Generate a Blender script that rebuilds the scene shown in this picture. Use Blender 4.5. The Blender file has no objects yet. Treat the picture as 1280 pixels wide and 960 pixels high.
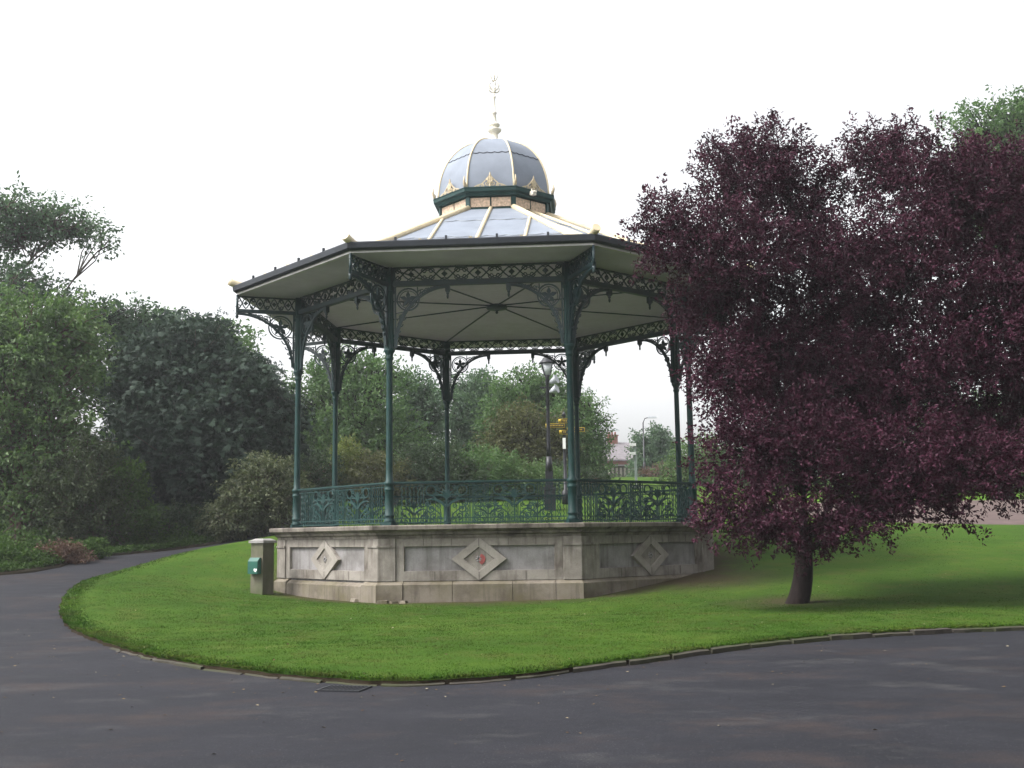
import bpy, math, random
import numpy as np
from mathutils import Vector, Matrix

random.seed(7)
RNG = np.random.default_rng(11)
sc = bpy.context.scene
COL = sc.collection
rad = math.radians
PI = math.pi

# ------------------------------------------------------------------ camera maths (surveyed from the photograph)
FOC, PITCH, ROLL, EYE = 1380.0, rad(7.78), rad(-0.84), 1.6
_c, _s, _cr, _sr = math.cos(PITCH), math.sin(PITCH), math.cos(ROLL), math.sin(ROLL)


def at(px, py, Y):
    """world point seen at photo pixel (1280x960) at a distance of Y metres along the ground"""
    U, V = (px - 640) / FOC, (480 - py) / FOC
    u, v = U * _cr - V * _sr, U * _sr + V * _cr
    r = np.array([u, _c - v * _s, _s + v * _c])
    p = r * Y / r[1]
    p[2] += EYE
    return p


# ------------------------------------------------------------------ object helpers
def tag(o, label=None, cat=None, group=None, kind=None):
    if label: o['label'] = label
    if cat: o['category'] = cat
    if group: o['group'] = group
    if kind: o['kind'] = kind
    return o


def empty(name, loc=(0, 0, 0), rz=0.0):
    o = bpy.data.objects.new(name, None)
    o.location = loc
    o.rotation_euler = (0, 0, rz)
    o.empty_display_size = 0.3
    COL.objects.link(o)
    return o


def link(name, me, parent=None, loc=(0, 0, 0), rz=0.0):
    o = bpy.data.objects.new(name, me)
    o.location = loc
    o.rotation_euler = (0, 0, rz)
    if parent: o.parent = parent
    COL.objects.link(o)
    return o


def np_mesh(name, V, tris, mat, attr=None, smooth=False, k=3):
    """big mesh straight from arrays; tris (n,k)"""
    me = bpy.data.meshes.new(name)
    nf = len(tris)
    me.vertices.add(len(V))
    me.vertices.foreach_set('co', np.ascontiguousarray(V, np.float32).ravel())
    me.loops.add(nf * k)
    me.loops.foreach_set('vertex_index', np.ascontiguousarray(tris, np.int32).ravel())
    me.polygons.add(nf)
    me.polygons.foreach_set('loop_start', np.arange(0, nf * k, k, dtype=np.int32))
    me.polygons.foreach_set('use_smooth', np.full(nf, smooth, dtype=bool))
    if attr is not None:
        a = me.attributes.new('tone', 'FLOAT', 'POINT')
        a.data.foreach_set('value', np.ascontiguousarray(attr, np.float32))
    me.update(calc_edges=True)
    me.validate()
    me.materials.append(mat)
    return me


class MB:
    """collects shapes, builds ONE mesh"""
    def __init__(self):
        self.v, self.f, self.sm = [], [], []

    def add(self, vs, fs, smooth=False):
        b = len(self.v)
        self.v += [tuple(float(c) for c in p) for p in vs]
        self.f += [tuple(i + b for i in f) for f in fs]
        self.sm += [smooth] * len(fs)
        return self

    def box(self, c, s, rz=0.0, top=1.0):
        x, y, z = s[0] / 2, s[1] / 2, s[2] / 2
        cs, sn = math.cos(rz), math.sin(rz)
        vs = []
        for k, (zz, q) in enumerate(((-z, 1.0), (z, top))):
            for a, b in ((-1, -1), (1, -1), (1, 1), (-1, 1)):
                px, py = a * x * q, b * y * q
                vs.append((c[0] + px * cs - py * sn, c[1] + px * sn + py * cs, c[2] + zz))
        return self.add(vs, [(3, 2, 1, 0), (4, 5, 6, 7), (0, 1, 5, 4), (1, 2, 6, 5), (2, 3, 7, 6), (3, 0, 4, 7)])

    def lathe(self, prof, seg=16, c=(0, 0, 0), phase=0.0, smooth=True, cap=True):
        vs, fs = [], []
        n = len(prof)
        for r, z in prof:
            for j in range(seg):
                a = phase + 2 * PI * j / seg
                vs.append((c[0] + r * math.cos(a), c[1] + r * math.sin(a), c[2] + z))
        for i in range(n - 1):
            for j in range(seg):
                j2 = (j + 1) % seg
                fs.append((i * seg + j, i * seg + j2, (i + 1) * seg + j2, (i + 1) * seg + j))
        self.add(vs, fs, smooth)
        if cap:
            b = len(self.v) - len(vs)
            self.f.append(tuple(b + j for j in reversed(range(seg)))); self.sm.append(False)
            self.f.append(tuple(b + (n - 1) * seg + j for j in range(seg))); self.sm.append(False)
        return self

    def sweep(self, pts, r, n=4, smooth=False, flat=1.0, close=False, phase=PI / 4, caps=True):
        P = [Vector(p) for p in pts]
        m = len(P)
        R = r if hasattr(r, '__len__') else [r] * m
        vs, fs = [], []
        up = None
        for i in range(m):
            if close: t = P[(i + 1) % m] - P[i - 1]
            else: t = P[min(i + 1, m - 1)] - P[max(i - 1, 0)]
            if t.length < 1e-9: t = Vector((0, 0, 1))
            t.normalize()
            if up is None:
                up = Vector((0, 0, 1)) if abs(t.z) < 0.9 else Vector((0, 1, 0))
                if abs(t.z) >= .9 and abs(t.y) > .5: up = Vector((1, 0, 0))
            a = up - t * up.dot(t)
            if a.length < 1e-6:
                a = t.orthogonal()
            a.normalize(); up = a
            b = t.cross(a)
            for j in range(n):
                q = phase + 2 * PI * j / n
                vs.append(P[i] + a * (math.cos(q) * R[i]) + b * (math.sin(q) * R[i] * flat))
        mm = m if close else m - 1
        for i in range(mm):
            i2 = (i + 1) % m
            for j in range(n):
                j2 = (j + 1) % n
                fs.append((i * n + j, i * n + j2, i2 * n + j2, i2 * n + j))
        self.add(vs, fs, smooth)
        if caps and not close:
            b0 = len(self.v) - len(vs)
            self.f.append(tuple(b0 + j for j in reversed(range(n)))); self.sm.append(False)
            self.f.append(tuple(b0 + (m - 1) * n + j for j in range(n))); self.sm.append(False)
        return self

    def prism(self, poly, fn, d0, d1):
        """polygon in (a,b) mapped by fn(a,b,d) to 3D, extruded d0..d1"""
        n = len(poly)
        vs = [fn(a, b, d0) for a, b in poly] + [fn(a, b, d1) for a, b in poly]
        fs = [tuple(reversed(range(n))), tuple(range(n, 2 * n))]
        fs += [(i, (i + 1) % n, n + (i + 1) % n, n + i) for i in range(n)]
        return self.add(vs, fs)

    def ringprism(self, outer, inner, fn, d0, d1, bevel=0.0):
        """frame between two loops with the same number of points; bevelled front edge at d1"""
        n = len(outer)
        A = [fn(a, b, d0) for a, b in outer]
        B = [fn(a, b, d1) for a, b in outer]
        C = [fn(a, b, d1) for a, b in inner]
        inn = inner
        if bevel:
            cx = sum(a for a, b in inner) / n; cz = sum(b for a, b in inner) / n
            inn = [(a + (cx - a) / max(1e-6, math.hypot(cx - a, cz - b)) * bevel, b + (cz - b) / max(1e-6, math.hypot(cx - a, cz - b)) * bevel) for a, b in inner]
        D = [fn(a, b, d0) for a, b in inn]
        vs = A + B + C + D
        fs = []
        for i in range(n):
            j = (i + 1) % n
            fs += [(i, j, n + j, n + i), (n + i, n + j, 2 * n + j, 2 * n + i), (2 * n + i, 2 * n + j, 3 * n + j, 3 * n + i)]
        return self.add(vs, fs)

    def mesh(self, name, mat, bevel=0.0):
        me = bpy.data.meshes.new(name)
        me.from_pydata(self.v, [], self.f)
        me.polygons.foreach_set('use_smooth', self.sm)
        me.materials.append(mat)
        me.update()
        import bmesh
        bm = bmesh.new(); bm.from_mesh(me)
        bmesh.ops.recalc_face_normals(bm, faces=bm.faces)
        bm.to_mesh(me); bm.free()
        return me

    def build(self, name, mat, parent=None, loc=(0, 0, 0), rz=0.0):
        return link(name, self.mesh(name, mat), parent, loc, rz)


# ------------------------------------------------------------------ materials
def newmat(name):
    m = bpy.data.materials.new(name)
    m.use_nodes = True
    nt = m.node_tree
    for n in list(nt.nodes): nt.nodes.remove(n)
    out = nt.nodes.new('ShaderNodeOutputMaterial')
    return m, nt, out


def N(nt, t, **kw):
    n = nt.nodes.new(t)
    for k, v in kw.items():
        if k.startswith('i_'): n.inputs[k[2:].replace('_', ' ')].default_value = v
        else: setattr(n, k, v)
    return n


def noise(nt, scale, detail=4, rough=.6, vec=None, coord='Object'):
    if vec is None:
        tc = N(nt, 'ShaderNodeTexCoord'); vec = tc.outputs[coord]
    n = N(nt, 'ShaderNodeTexNoise', i_Scale=scale, i_Detail=detail, i_Roughness=rough)
    nt.links.new(vec, n.inputs['Vector'])
    return n.outputs['Fac']


def ramp(nt, fac, stops):
    r = N(nt, 'ShaderNodeValToRGB')
    e = r.color_ramp.elements
    while len(e) < len(stops): e.new(0.5)
    for k, (p, c) in enumerate(stops):
        e[k].position = p
        e[k].color = (c[0], c[1], c[2], 1) if hasattr(c, '__len__') else (c, c, c, 1)
    nt.links.new(fac, r.inputs['Fac'])
    return r.outputs['Color']


def mix(nt, fac, a, b, mode='MIX'):
    m = N(nt, 'ShaderNodeMix', data_type='RGBA', blend_type=mode)
    for sock, v in ((m.inputs[0], fac), (m.inputs[6], a), (m.inputs[7], b)):
        if hasattr(v, 'links') or hasattr(v, 'is_linked'): nt.links.new(v, sock)
        elif hasattr(v, '__len__'): sock.default_value = (v[0], v[1], v[2], 1)
        else: sock.default_value = v
    return m.outputs[2]


def bsdf(nt, out, col, rough=.6, spec=.4, bump=None, bs=.3, bd=.02, metal=0.0):
    p = N(nt, 'ShaderNodeBsdfPrincipled')
    if hasattr(col, 'is_linked'): nt.links.new(col, p.inputs['Base Color'])
    else: p.inputs['Base Color'].default_value = (*col, 1)
    if hasattr(rough, 'is_linked'): nt.links.new(rough, p.inputs['Roughness'])
    else: p.inputs['Roughness'].default_value = rough
    p.inputs['Specular IOR Level'].default_value = spec
    p.inputs['Metallic'].default_value = metal
    if bump is not None:
        b = N(nt, 'ShaderNodeBump', i_Strength=bs, i_Distance=bd)
        nt.links.new(bump, b.inputs['Height'])
        nt.links.new(b.outputs[0], p.inputs['Normal'])
    nt.links.new(p.outputs[0], out.inputs['Surface'])
    return p


def plain(name, col, rough=.5, var=.25, scale=3.0, spec=.4, metal=0.0, bump=.15):
    m, nt, out = newmat(name)
    f = noise(nt, scale, 6, .65)
    lo = tuple(c * (1 - var) for c in col); hi = tuple(min(1, c * (1 + var)) for c in col)
    c = ramp(nt, f, [(.3, lo), (.7, hi)])
    bsdf(nt, out, c, rough, spec, noise(nt, scale * 9, 4), bump, .01, metal)
    return m


def leafmat(name, dark, mid, light, trans=.25, rough=.5, spec=.35, scale=.5):
    m, nt, out = newmat(name)
    a = N(nt, 'ShaderNodeAttribute', attribute_name='tone')
    c = ramp(nt, a.outputs['Fac'], [(0, dark), (.5, mid), (1, light)])
    f = noise(nt, scale, 3, .6)
    c2 = mix(nt, ramp(nt, f, [(.35, 0.0), (.65, .35)]), c, mid)
    p = N(nt, 'ShaderNodeBsdfPrincipled', i_Roughness=rough)
    p.inputs['Specular IOR Level'].default_value = spec
    nt.links.new(c2, p.inputs['Base Color'])
    t = N(nt, 'ShaderNodeBsdfTranslucent')
    nt.links.new(mix(nt, 1.0, c2, (1.1, 1.25, .7), 'MULTIPLY'), t.inputs['Color'])
    ms = N(nt, 'ShaderNodeMixShader', i_Fac=trans)
    nt.links.new(p.outputs[0], ms.inputs[1]); nt.links.new(t.outputs[0], ms.inputs[2])
    nt.links.new(ms.outputs[0], out.inputs['Surface'])
    return m


def stone(name, base, dirt, grain=60, green=None, dirt_amt=.5):
    """weathered masonry: grain, blotchy grime, downward streaks"""
    m, nt, out = newmat(name)
    tc = N(nt, 'ShaderNodeTexCoord')
    g = noise(nt, grain, 5, .7, tc.outputs['Object'])
    blot = noise(nt, 1.3, 6, .65, tc.outputs['Object'])
    mp = N(nt, 'ShaderNodeMapping'); mp.inputs['Scale'].default_value = (6, 6, .5)
    nt.links.new(tc.outputs['Object'], mp.inputs['Vector'])
    streak = noise(nt, 1.0, 4, .6, mp.outputs['Vector'])
    c = mix(nt, ramp(nt, g, [(.35, 0.0), (.65, .3)]), base, tuple(b * .55 for b in base))
    c = mix(nt, ramp(nt, blot, [(.42, 0.0), (.68, dirt_amt)]), c, dirt)
    c = mix(nt, ramp(nt, streak, [(.5, 0.0), (.75, dirt_amt)]), c, dirt)
    if green:
        gm = noise(nt, .8, 5, .6, tc.outputs['Object'])
        c = mix(nt, ramp(nt, gm, [(.42, 0.0), (.62, .75)]), c, green)
    bsdf(nt, out, c, .85, .25, g, .25, .01)
    return m


M = {}
M['iron'] = plain('green_painted_iron', (.009, .038, .036), .55, .3, 2.5, .3)
M['iron_dark'] = plain('dark_green_iron', (.010, .030, .034), .5, .3, 2.5, .5)
M['cream'] = plain('cream_paint', (.58, .49, .33), .5, .12, 4, .4)
M['cream_pale'] = plain('pale_cream_paint', (.75, .70, .60), .5, .1, 4, .4)
M['tan'] = plain('tan_gilding', (.46, .38, .26), .6, .3, 9, .3)
M['lead'] = plain('lead_sheet', (.195, .22, .265), .6, .13, 1.6, .25, 0.0, .1)
M['terracotta'] = plain('terracotta_panel', (.58, .43, .32), .8, .4, 18, .2)
M['gutter'] = plain('gutter_paint', (.018, .022, .030), .5, .3, 2)
M['fascia'] = plain('white_fascia', (.50, .48, .48), .6, .25, 2.2)
M['stone_frame'] = stone('stone_frame', (.27, .247, .22), (.078, .064, .053), 40, None, .85)
M['stone_panel'] = stone('stone_panel', (.262, .25, .25), (.09, .08, .074), 30, None, .75)
M['stone_base'] = stone('stone_base', (.205, .178, .145), (.055, .043, .034), 40, (.10, .088, .045), .8)
M['stone_cornice'] = stone('stone_cornice', (.21, .185, .16), (.035, .028, .024), 40, None, .95)
M['stone_lozenge'] = stone('stone_lozenge', (.31, .285, .255), (.10, .083, .07), 40, None, .5)
M['joint'] = plain('mortar_joint', (.07, .06, .052), .9, .3, 6, .1)
M['stone_floor'] = stone('stone_floor', (.30, .29, .27), (.18, .17, .15), 40)
M['pier_stone'] = stone('mossy_stone', (.14, .13, .095), (.055, .047, .036), 50, (.06, .08, .03), .5)
M['cap_stone'] = stone('cap_stone', (.30, .29, .285), (.13, .12, .11), 50)
M['green_box'] = plain('green_metal_box', (.012, .085, .062), .4, .2, 5)
M['white'] = plain('white_plastic', (.8, .8, .78), .5, .08, 6)
M['red_paint'] = plain('red_paint_mark', (.26, .06, .055), .7, .4, 10)
M['black_iron'] = plain('black_iron', (.02, .021, .026), .45, .3, 4)
M['yellow'] = plain('yellow_paint', (.42, .30, .03), .5, .1, 6)
M['grey_metal'] = plain('grey_metal', (.35, .37, .40), .45, .15, 6)
M['glass'] = plain('pale_glass', (.55, .58, .6), .15, .1, 3, .6)
M['pole_green'] = plain('pale_green_pole', (.16, .20, .17), .5, .2, 4)
M['brick'] = plain('red_brick', (.19, .085, .065), .85, .3, 8)
M['slate'] = plain('slate_roof', (.16, .145, .155), .7, .3, 3)
M['timber'] = plain('dark_timber', (.035, .025, .022), .7, .3, 4)
M['render_white'] = plain('white_render', (.26, .235, .21), .8, .15, 3)
M['window_glass'] = plain('window_glass', (.05, .06, .07), .1, .2, 3, .6)


def bark(name, a, b):
    m, nt, out = newmat(name)
    tc = N(nt, 'ShaderNodeTexCoord')
    mp = N(nt, 'ShaderNodeMapping'); mp.inputs['Scale'].default_value = (14, 14, 2.5)
    nt.links.new(tc.outputs['Object'], mp.inputs['Vector'])
    f = noise(nt, 1.0, 6, .7, mp.outputs['Vector'])
    bsdf(nt, out, ramp(nt, f, [(.3, a), (.7, b)]), .9, .2, f, .8, .04)
    return m


M['bark_dark'] = bark('dark_bark', (.009, .006, .006), (.026, .018, .017))
M['bark'] = bark('brown_bark', (.05, .038, .03), (.12, .10, .085))
M['bark_red'] = bark('red_brown_bark', (.06, .032, .028), (.13, .08, .07))


def ceiling_mat():
    m, nt, out = newmat('painted_ceiling_boards')
    tc = N(nt, 'ShaderNodeTexCoord')
    w = N(nt, 'ShaderNodeTexWave', wave_type='BANDS', bands_direction='Y', i_Scale=2.2, i_Distortion=0.0)
    nt.links.new(tc.outputs['Object'], w.inputs['Vector'])
    seam = ramp(nt, w.outputs['Fac'], [(.0, .55), (.04, 0.0)])
    blot = noise(nt, .7, 6, .65, tc.outputs['Object'])
    c = mix(nt, ramp(nt, blot, [(.38, 0.0), (.7, .55)]), (.50, .46, .53), (.33, .295, .335))
    fine = noise(nt, 5, 5, .7, tc.outputs['Object'])
    c = mix(nt, ramp(nt, fine, [(.45, 0.0), (.75, .3)]), c, (.29, .25, .26))
    c = mix(nt, seam, c, (.20, .18, .15))
    bsdf(nt, out, c, .7, .25)
    return m


M['ceiling'] = ceiling_mat()


def soffit_mat():
    m, nt, out = newmat('soffit_boards')
    blot = noise(nt, .9, 6, .65)
    c = mix(nt, ramp(nt, blot, [(.38, 0.0), (.7, .6)]), (.50, .46, .55), (.33, .295, .355))
    bsdf(nt, out, c, .7, .25)
    return m


M['soffit'] = soffit_mat()


def asphalt_mat():
    m, nt, out = newmat('asphalt')
    tc = N(nt, 'ShaderNodeTexCoord'); v = tc.outputs['Object']
    fine = noise(nt, 60, 4, .8, v)
    med = noise(nt, 9, 5, .7, v)
    mp = N(nt, 'ShaderNodeMapping'); mp.inputs['Scale'].default_value = (.7, 1.0, 1)
    nt.links.new(v, mp.inputs['Vector'])
    big = noise(nt, .9, 6, .62, mp.outputs['Vector'])
    grit = ramp(nt, fine, [(.35, .55), (.65, 1.5)])
    c = ramp(nt, big, [(.3, (.0135, .014, .0185)), (.5, (.0175, .018, .0235)), (.7, (.0235, .024, .030))])
    c = mix(nt, ramp(nt, med, [(.35, .35), (.62, 0.0)]), c, (.012, .0125, .015))
    speck = N(nt, 'ShaderNodeTexVoronoi', i_Scale=24.0); nt.links.new(v, speck.inputs['Vector'])
    c = mix(nt, ramp(nt, speck.outputs['Distance'], [(.07, .85), (.16, 0.0)]), c, (.085, .083, .082))
    # worn pale patches and rusty leaf dust
    mp2 = N(nt, 'ShaderNodeMapping'); mp2.inputs['Scale'].default_value = (.8, 1.2, 1); mp2.inputs['Location'].default_value = (3.1, 1.7, 0)
    nt.links.new(v, mp2.inputs['Vector'])
    wear = noise(nt, .8, 7, .68, mp2.outputs['Vector'])
    c = mix(nt, ramp(nt, wear, [(.55, 0.0), (.72, .45)]), c, (.075, .073, .072))
    dust = noise(nt, .55, 7, .7, mp2.outputs['Vector'])
    c = mix(nt, ramp(nt, dust, [(.52, 0.0), (.70, .7)]), c, (.040, .029, .027))
    c = mix(nt, 1.0, c, grit, 'MULTIPLY')
    rough = ramp(nt, big, [(.35, .7), (.65, .92)])
    bsdf(nt, out, c, rough, .16, fine, .5, .012)
    return m


M['asphalt'] = asphalt_mat()
PLINTH_C = (-.402, 30.9)


def lawn_mat():
    m, nt, out = newmat('mown_grass')
    tc = N(nt, 'ShaderNodeTexCoord'); v = tc.outputs['Object']
    big = noise(nt, .35, 5, .6, v); med = noise(nt, 2.2, 6, .7, v); fine = noise(nt, 45, 4, .75, v)
    c = ramp(nt, big, [(.3, (.028, .062, .008)), (.5, (.049, .095, .012)), (.7, (.078, .125, .018))])
    c = mix(nt, ramp(nt, med, [(.35, .5), (.6, 0.0)]), c, (.034, .080, .010))
    c = mix(nt, ramp(nt, fine, [(.35, .45), (.65, 0.0)]), c, (.030, .070, .010))
    dry = noise(nt, 1.1, 6, .7, v)
    c = mix(nt, ramp(nt, dry, [(.50, 0.0), (.72, .6)]), c, (.075, .075, .022))
    # worn earth right at the foot of the masonry and under the purple tree
    for (cx, cy, r0, r1) in ((PLINTH_C[0], PLINTH_C[1], 5.95, 6.75), (5.4, 22.3, .3, 1.6), (4.6, 26.8, .4, 2.3)):
        d = N(nt, 'ShaderNodeVectorMath', operation='DISTANCE')
        sx = N(nt, 'ShaderNodeSeparateXYZ'); nt.links.new(v, sx.inputs[0])
        cb = N(nt, 'ShaderNodeCombineXYZ'); nt.links.new(sx.outputs[0], cb.inputs[0]); nt.links.new(sx.outputs[1], cb.inputs[1])
        nt.links.new(cb.outputs[0], d.inputs[0]); d.inputs[1].default_value = (cx, cy, 0)
        ad = N(nt, 'ShaderNodeMath', operation='MULTIPLY_ADD'); nt.links.new(med, ad.inputs[0]); ad.inputs[1].default_value = 2.2; ad.inputs[2].default_value = -1.1
        sm = N(nt, 'ShaderNodeMath', operation='ADD'); nt.links.new(d.outputs['Value'], sm.inputs[0]); nt.links.new(ad.outputs[0], sm.inputs[1])
        mr = N(nt, 'ShaderNodeMapRange', i_From_Min=r0, i_From_Max=r1, i_To_Min=.8, i_To_Max=0.0)
        nt.links.new(sm.outputs[0], mr.inputs['Value'])
        c = mix(nt, mr.outputs[0], c, (.055, .040, .026))
    # cut earth edge of the turf
    ge = N(nt, 'ShaderNodeNewGeometry'); sp = N(nt, 'ShaderNodeSeparateXYZ'); nt.links.new(ge.outputs['True Normal'], sp.inputs[0])
    c = mix(nt, ramp(nt, sp.outputs[2], [(.55, 1.0), (.85, 0.0)]), c, (.026, .020, .013))
    bsdf(nt, out, c, .95, .05, fine, .7, .03)
    return m


M['lawn'] = lawn_mat()
M['soil'] = plain('woodland_soil', (.030, .025, .017), .95, .5, 2.0, .1)
M['field'] = plain('far_grass', (.055, .112, .012), .95, .3, .3, .1)
M['gravel'] = plain('pink_tarmac', (.095, .068, .064), .9, .25, 1.2, .2)
M['kerb'] = stone('kerb_stone', (.062, .054, .046), (.022, .019, .016), 30, (.035, .042, .016), .6)
def blade_mat():
    m, nt, out = newmat('grass_blades')
    a = N(nt, 'ShaderNodeAttribute', attribute_name='tone')
    c = ramp(nt, a.outputs['Fac'], [(0, (.020, .049, .006)), (.5, (.047, .094, .011)), (1, (.092, .142, .022))])
    c = mix(nt, ramp(nt, noise(nt, .45, 5, .65), [(.38, .85), (.6, 0.0)]), c, (.024, .068, .007))
    c = mix(nt, ramp(nt, noise(nt, 1.3, 6, .7), [(.47, 0.0), (.68, .75)]), c, (.075, .068, .024))
    c = mix(nt, ramp(nt, noise(nt, 3.0, 5, .7), [(.58, 0.0), (.72, .5)]), c, (.078, .132, .022))
    bsdf(nt, out, c, .85, .04)
    return m


M['blade'] = blade_mat()


# ------------------------------------------------------------------ terrain height
def s_base(y):
    y = np.asarray(y, float)
    s = .1 * 1.5 * np.logaddexp(0, (np.minimum(y, 200) - 21.5) / 1.5)
    return np.where(s > 4.4, 4.4 + 1.6 * np.tanh((s - 4.4) / 1.6), s)


CP = np.array([(-3.1, 25.0, .03), (1.65, 25.0, .06), (-.8, 25.0, .04), (-6.4, 28.6, .08), (5.1, 28.2, .6), (-8.8, 21.8, .15), (-10.7, 29, .65),
               (-9.9, 34, 1.22), (-11, 37, 1.25), (-8, 36, 1.5), (5.4, 22, .12), (15.2, 37, 1.63), (13, 40, 1.93), (0, 46, 2.75), (0, 54, 3.25),
               (-13, 33, 1.05), (-4.5, 22, .03), (3, 21, .05), (-8.3, 27, .45), (8, 26, .45)])
_SG = 3.6


def _phi(x, y):
    return np.exp(-((np.asarray(x)[..., None] - CP[:, 0]) ** 2 + (np.asarray(y)[..., None] - CP[:, 1]) ** 2) / (2 * _SG ** 2))


_K = _phi(CP[:, 0], CP[:, 1])
_W = np.linalg.solve(_K + .08 * np.eye(len(CP)), CP[:, 2] - s_base(CP[:, 1]))


def h(x, y):
    x = np.asarray(x, float); y = np.asarray(y, float)
    return s_base(y) + _phi(x, y) @ _W


def hz(x, y):
    return float(h(np.array([x]), np.array([y]))[0])


def grid_sheet(name, xs, ys, zfn, mat):
    X, Y = np.meshgrid(xs, ys)
    Z = zfn(X, Y)
    V = np.stack([X, Y, Z], -1).reshape(-1, 3)
    nx, ny = len(xs), len(ys)
    i = (np.arange(ny - 1)[:, None] * nx + np.arange(nx - 1)[None]).ravel()
    Q = np.stack([i, i + 1, i + nx + 1, i + nx], 1)
    return link(name, np_mesh(name, V, Q, mat, smooth=True, k=4))


def smooth_loop(pts, sub=8):
    P = np.array(pts, float); n = len(P); out = []
    for i in range(n):
        p0, p1, p2, p3 = P[i - 1], P[i], P[(i + 1) % n], P[(i + 2) % n]
        for t in np.linspace(0, 1, sub, endpoint=False):
            out.append(.5 * ((2 * p1) + (p2 - p0) * t + (2 * p0 - 5 * p1 + 4 * p2 - p3) * t * t + (3 * p1 - p0 - 3 * p2 + p3) * t ** 3))
    return np.array(out)


def island(name, pts, c, lift, mat, rings=70, nth=900, skirt=.25, wob=.03):
    """star-shaped ground sheet round c, edge dropping to the layer below"""
    L = smooth_loop(pts, 12)
    ang = np.arctan2(L[:, 1] - c[1], L[:, 0] - c[0]); r = np.hypot(L[:, 0] - c[0], L[:, 1] - c[1])
    o = np.argsort(ang); ang, r = ang[o], r[o]
    th = np.linspace(-PI, PI, nth, endpoint=False)
    rr = np.interp(th, np.r_[ang - 2 * PI, ang, ang + 2 * PI], np.r_[r, r, r])
    rr = rr + wob * (np.sin(th * 61) * .5 + np.sin(th * 143 + 1) * .6 + np.sin(th * 317 + 2) * .5)
    fr = np.linspace(0, 1, rings) ** .8
    fr = np.r_[fr, 1.0]
    X = c[0] + np.cos(th)[None] * rr[None] * fr[:, None]
    Y = c[1] + np.sin(th)[None] * rr[None] * fr[:, None]
    edge = (rr[None] * (1 - fr[:, None]))
    Z = h(X, Y) + lift * (.65 + .35 * np.clip(edge / .5, 0, 1))
    Z[-1] = h(X[-1], Y[-1]) - skirt
    V = np.stack([X, Y, Z], -1).reshape(-1, 3)
    R = len(fr)
    i = (np.arange(R - 1)[:, None] * nth + np.arange(nth)[None])
    j = (np.arange(R - 1)[:, None] * nth + (np.arange(nth)[None] + 1) % nth)
    Q = np.stack([i, i + nth, j + nth, j], -1).reshape(-1, 4)
    return link(name, np_mesh(name, V, Q, mat, smooth=True, k=4)), (th, rr)


# terrain to the horizon, then road, lawn, path
tx = np.r_[np.linspace(-700, -60, 17), np.linspace(-56, 56, 57), np.linspace(60, 700, 17)]
ty = np.r_[np.linspace(-60, 0, 7), np.linspace(2, 120, 60), np.linspace(130, 1500, 30)]
tag(grid_sheet('ground', tx, ty, lambda X, Y: h(X, Y) - .35 * (1 - np.clip((Y - 46) / 6, 0, 1)), M['field']), kind='structure')
tag(grid_sheet('road', np.arange(-40, 46, .5), np.arange(-12, 49, .5), lambda X, Y: h(X, Y), M['asphalt']), kind='structure')
tag(grid_sheet('gravel_path', np.arange(7, 46, .5), np.arange(37, 50, .5), lambda X, Y: h(X, Y) + .03, M['gravel']), kind='structure')
LAWN = [(-1.26, 12.25), (-.05, 12.62), (1.55, 14.0), (4.05, 16.0), (7.84, 17.4), (14, 18.6), (25, 20), (40, 24), (44, 36), (30, 36.6), (20, 37.0), (15.2, 37.6), (12.4, 39.6),
        (10.8, 46), (11, 60), (10, 76), (0, 78), (-9, 76), (-8, 60), (-7.2, 48), (-8.2, 40), (-9.9, 34.2), (-10.7, 29), (-9.8, 24.5), (-8.42, 21.0), (-6.45, 17.7), (-4.9, 15.3), (-3.5, 13.75), (-2.3, 12.75)]
LC = (1.0, 27.0)
lawn, (LTH, LRR) = island('lawn', LAWN, LC, .08, M['lawn'])
tag(lawn, kind='structure')
BED = [(-60, 18), (-26, 25), (-17, 27.8), (-13.4, 29.2), (-12.6, 31), (-12.9, 33.4), (-11.4, 36), (-9.5, 40), (-9, 47), (-10, 70), (-30, 80), (-60, 78), (-75, 45)]
bed, _ = island('woodland_bed', BED, (-32, 42), .07, M['soil'], rings=40, nth=500, wob=.06)
tag(bed, kind='structure')


def lawn_r(th):
    return np.interp(th, LTH, LRR, period=2 * PI)


# kerb along the front of the lawn
kb = MB()
th0, th1 = math.atan2(17.2 - LC[1], -6.1 - LC[0]), math.atan2(20.5 - LC[1], 29 - LC[0])
t = th0
while t < th1:
    r0 = float(lawn_r(t)); L = random.uniform(.75, .95)
    dt = L / max(r0, 1) * .82
    tt = np.linspace(t + .002, t + dt - .0015, 5)
    gone = (t > math.atan2(12.35 - LC[1], -1.6 - LC[0]) and t < math.atan2(12.6 - LC[1], .1 - LC[0]))
    left = t < math.atan2(12.6 - LC[1], .1 - LC[0])
    up = random.uniform(.035, .065) if not left else random.uniform(.0, .03)
    w = .10 if not left else random.uniform(.035, .075)
    ins, outs = [], []
    for q in tt:
        rr_ = float(np.interp(q, LTH, LRR)) + .015
        ins.append((LC[0] + math.cos(q) * rr_, LC[1] + math.sin(q) * rr_)); outs.append((LC[0] + math.cos(q) * (rr_ + w), LC[1] + math.sin(q) * (rr_ + w)))
    off = random.uniform(-.012, .012)
    vs, fs = [], []
    for (a, b) in zip(ins, outs):
        zz = hz(*b)
        vs += [(a[0], a[1], zz - .12), (a[0], a[1], zz + up + .012), (b[0], b[1] + off, zz + up), (b[0], b[1] + off, zz - .12)]
    for i in range(4):
        for j in range(4):
            j2 = (j + 1) % 4
            fs.append((i * 4 + j, i * 4 + j2, (i + 1) * 4 + j2, (i + 1) * 4 + j))
    fs += [(0, 1, 2, 3), (19, 18, 17, 16)]
    kb.add(vs, fs)
    t += dt
tag(kb.build('kerb', M['kerb']), kind='structure')


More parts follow.
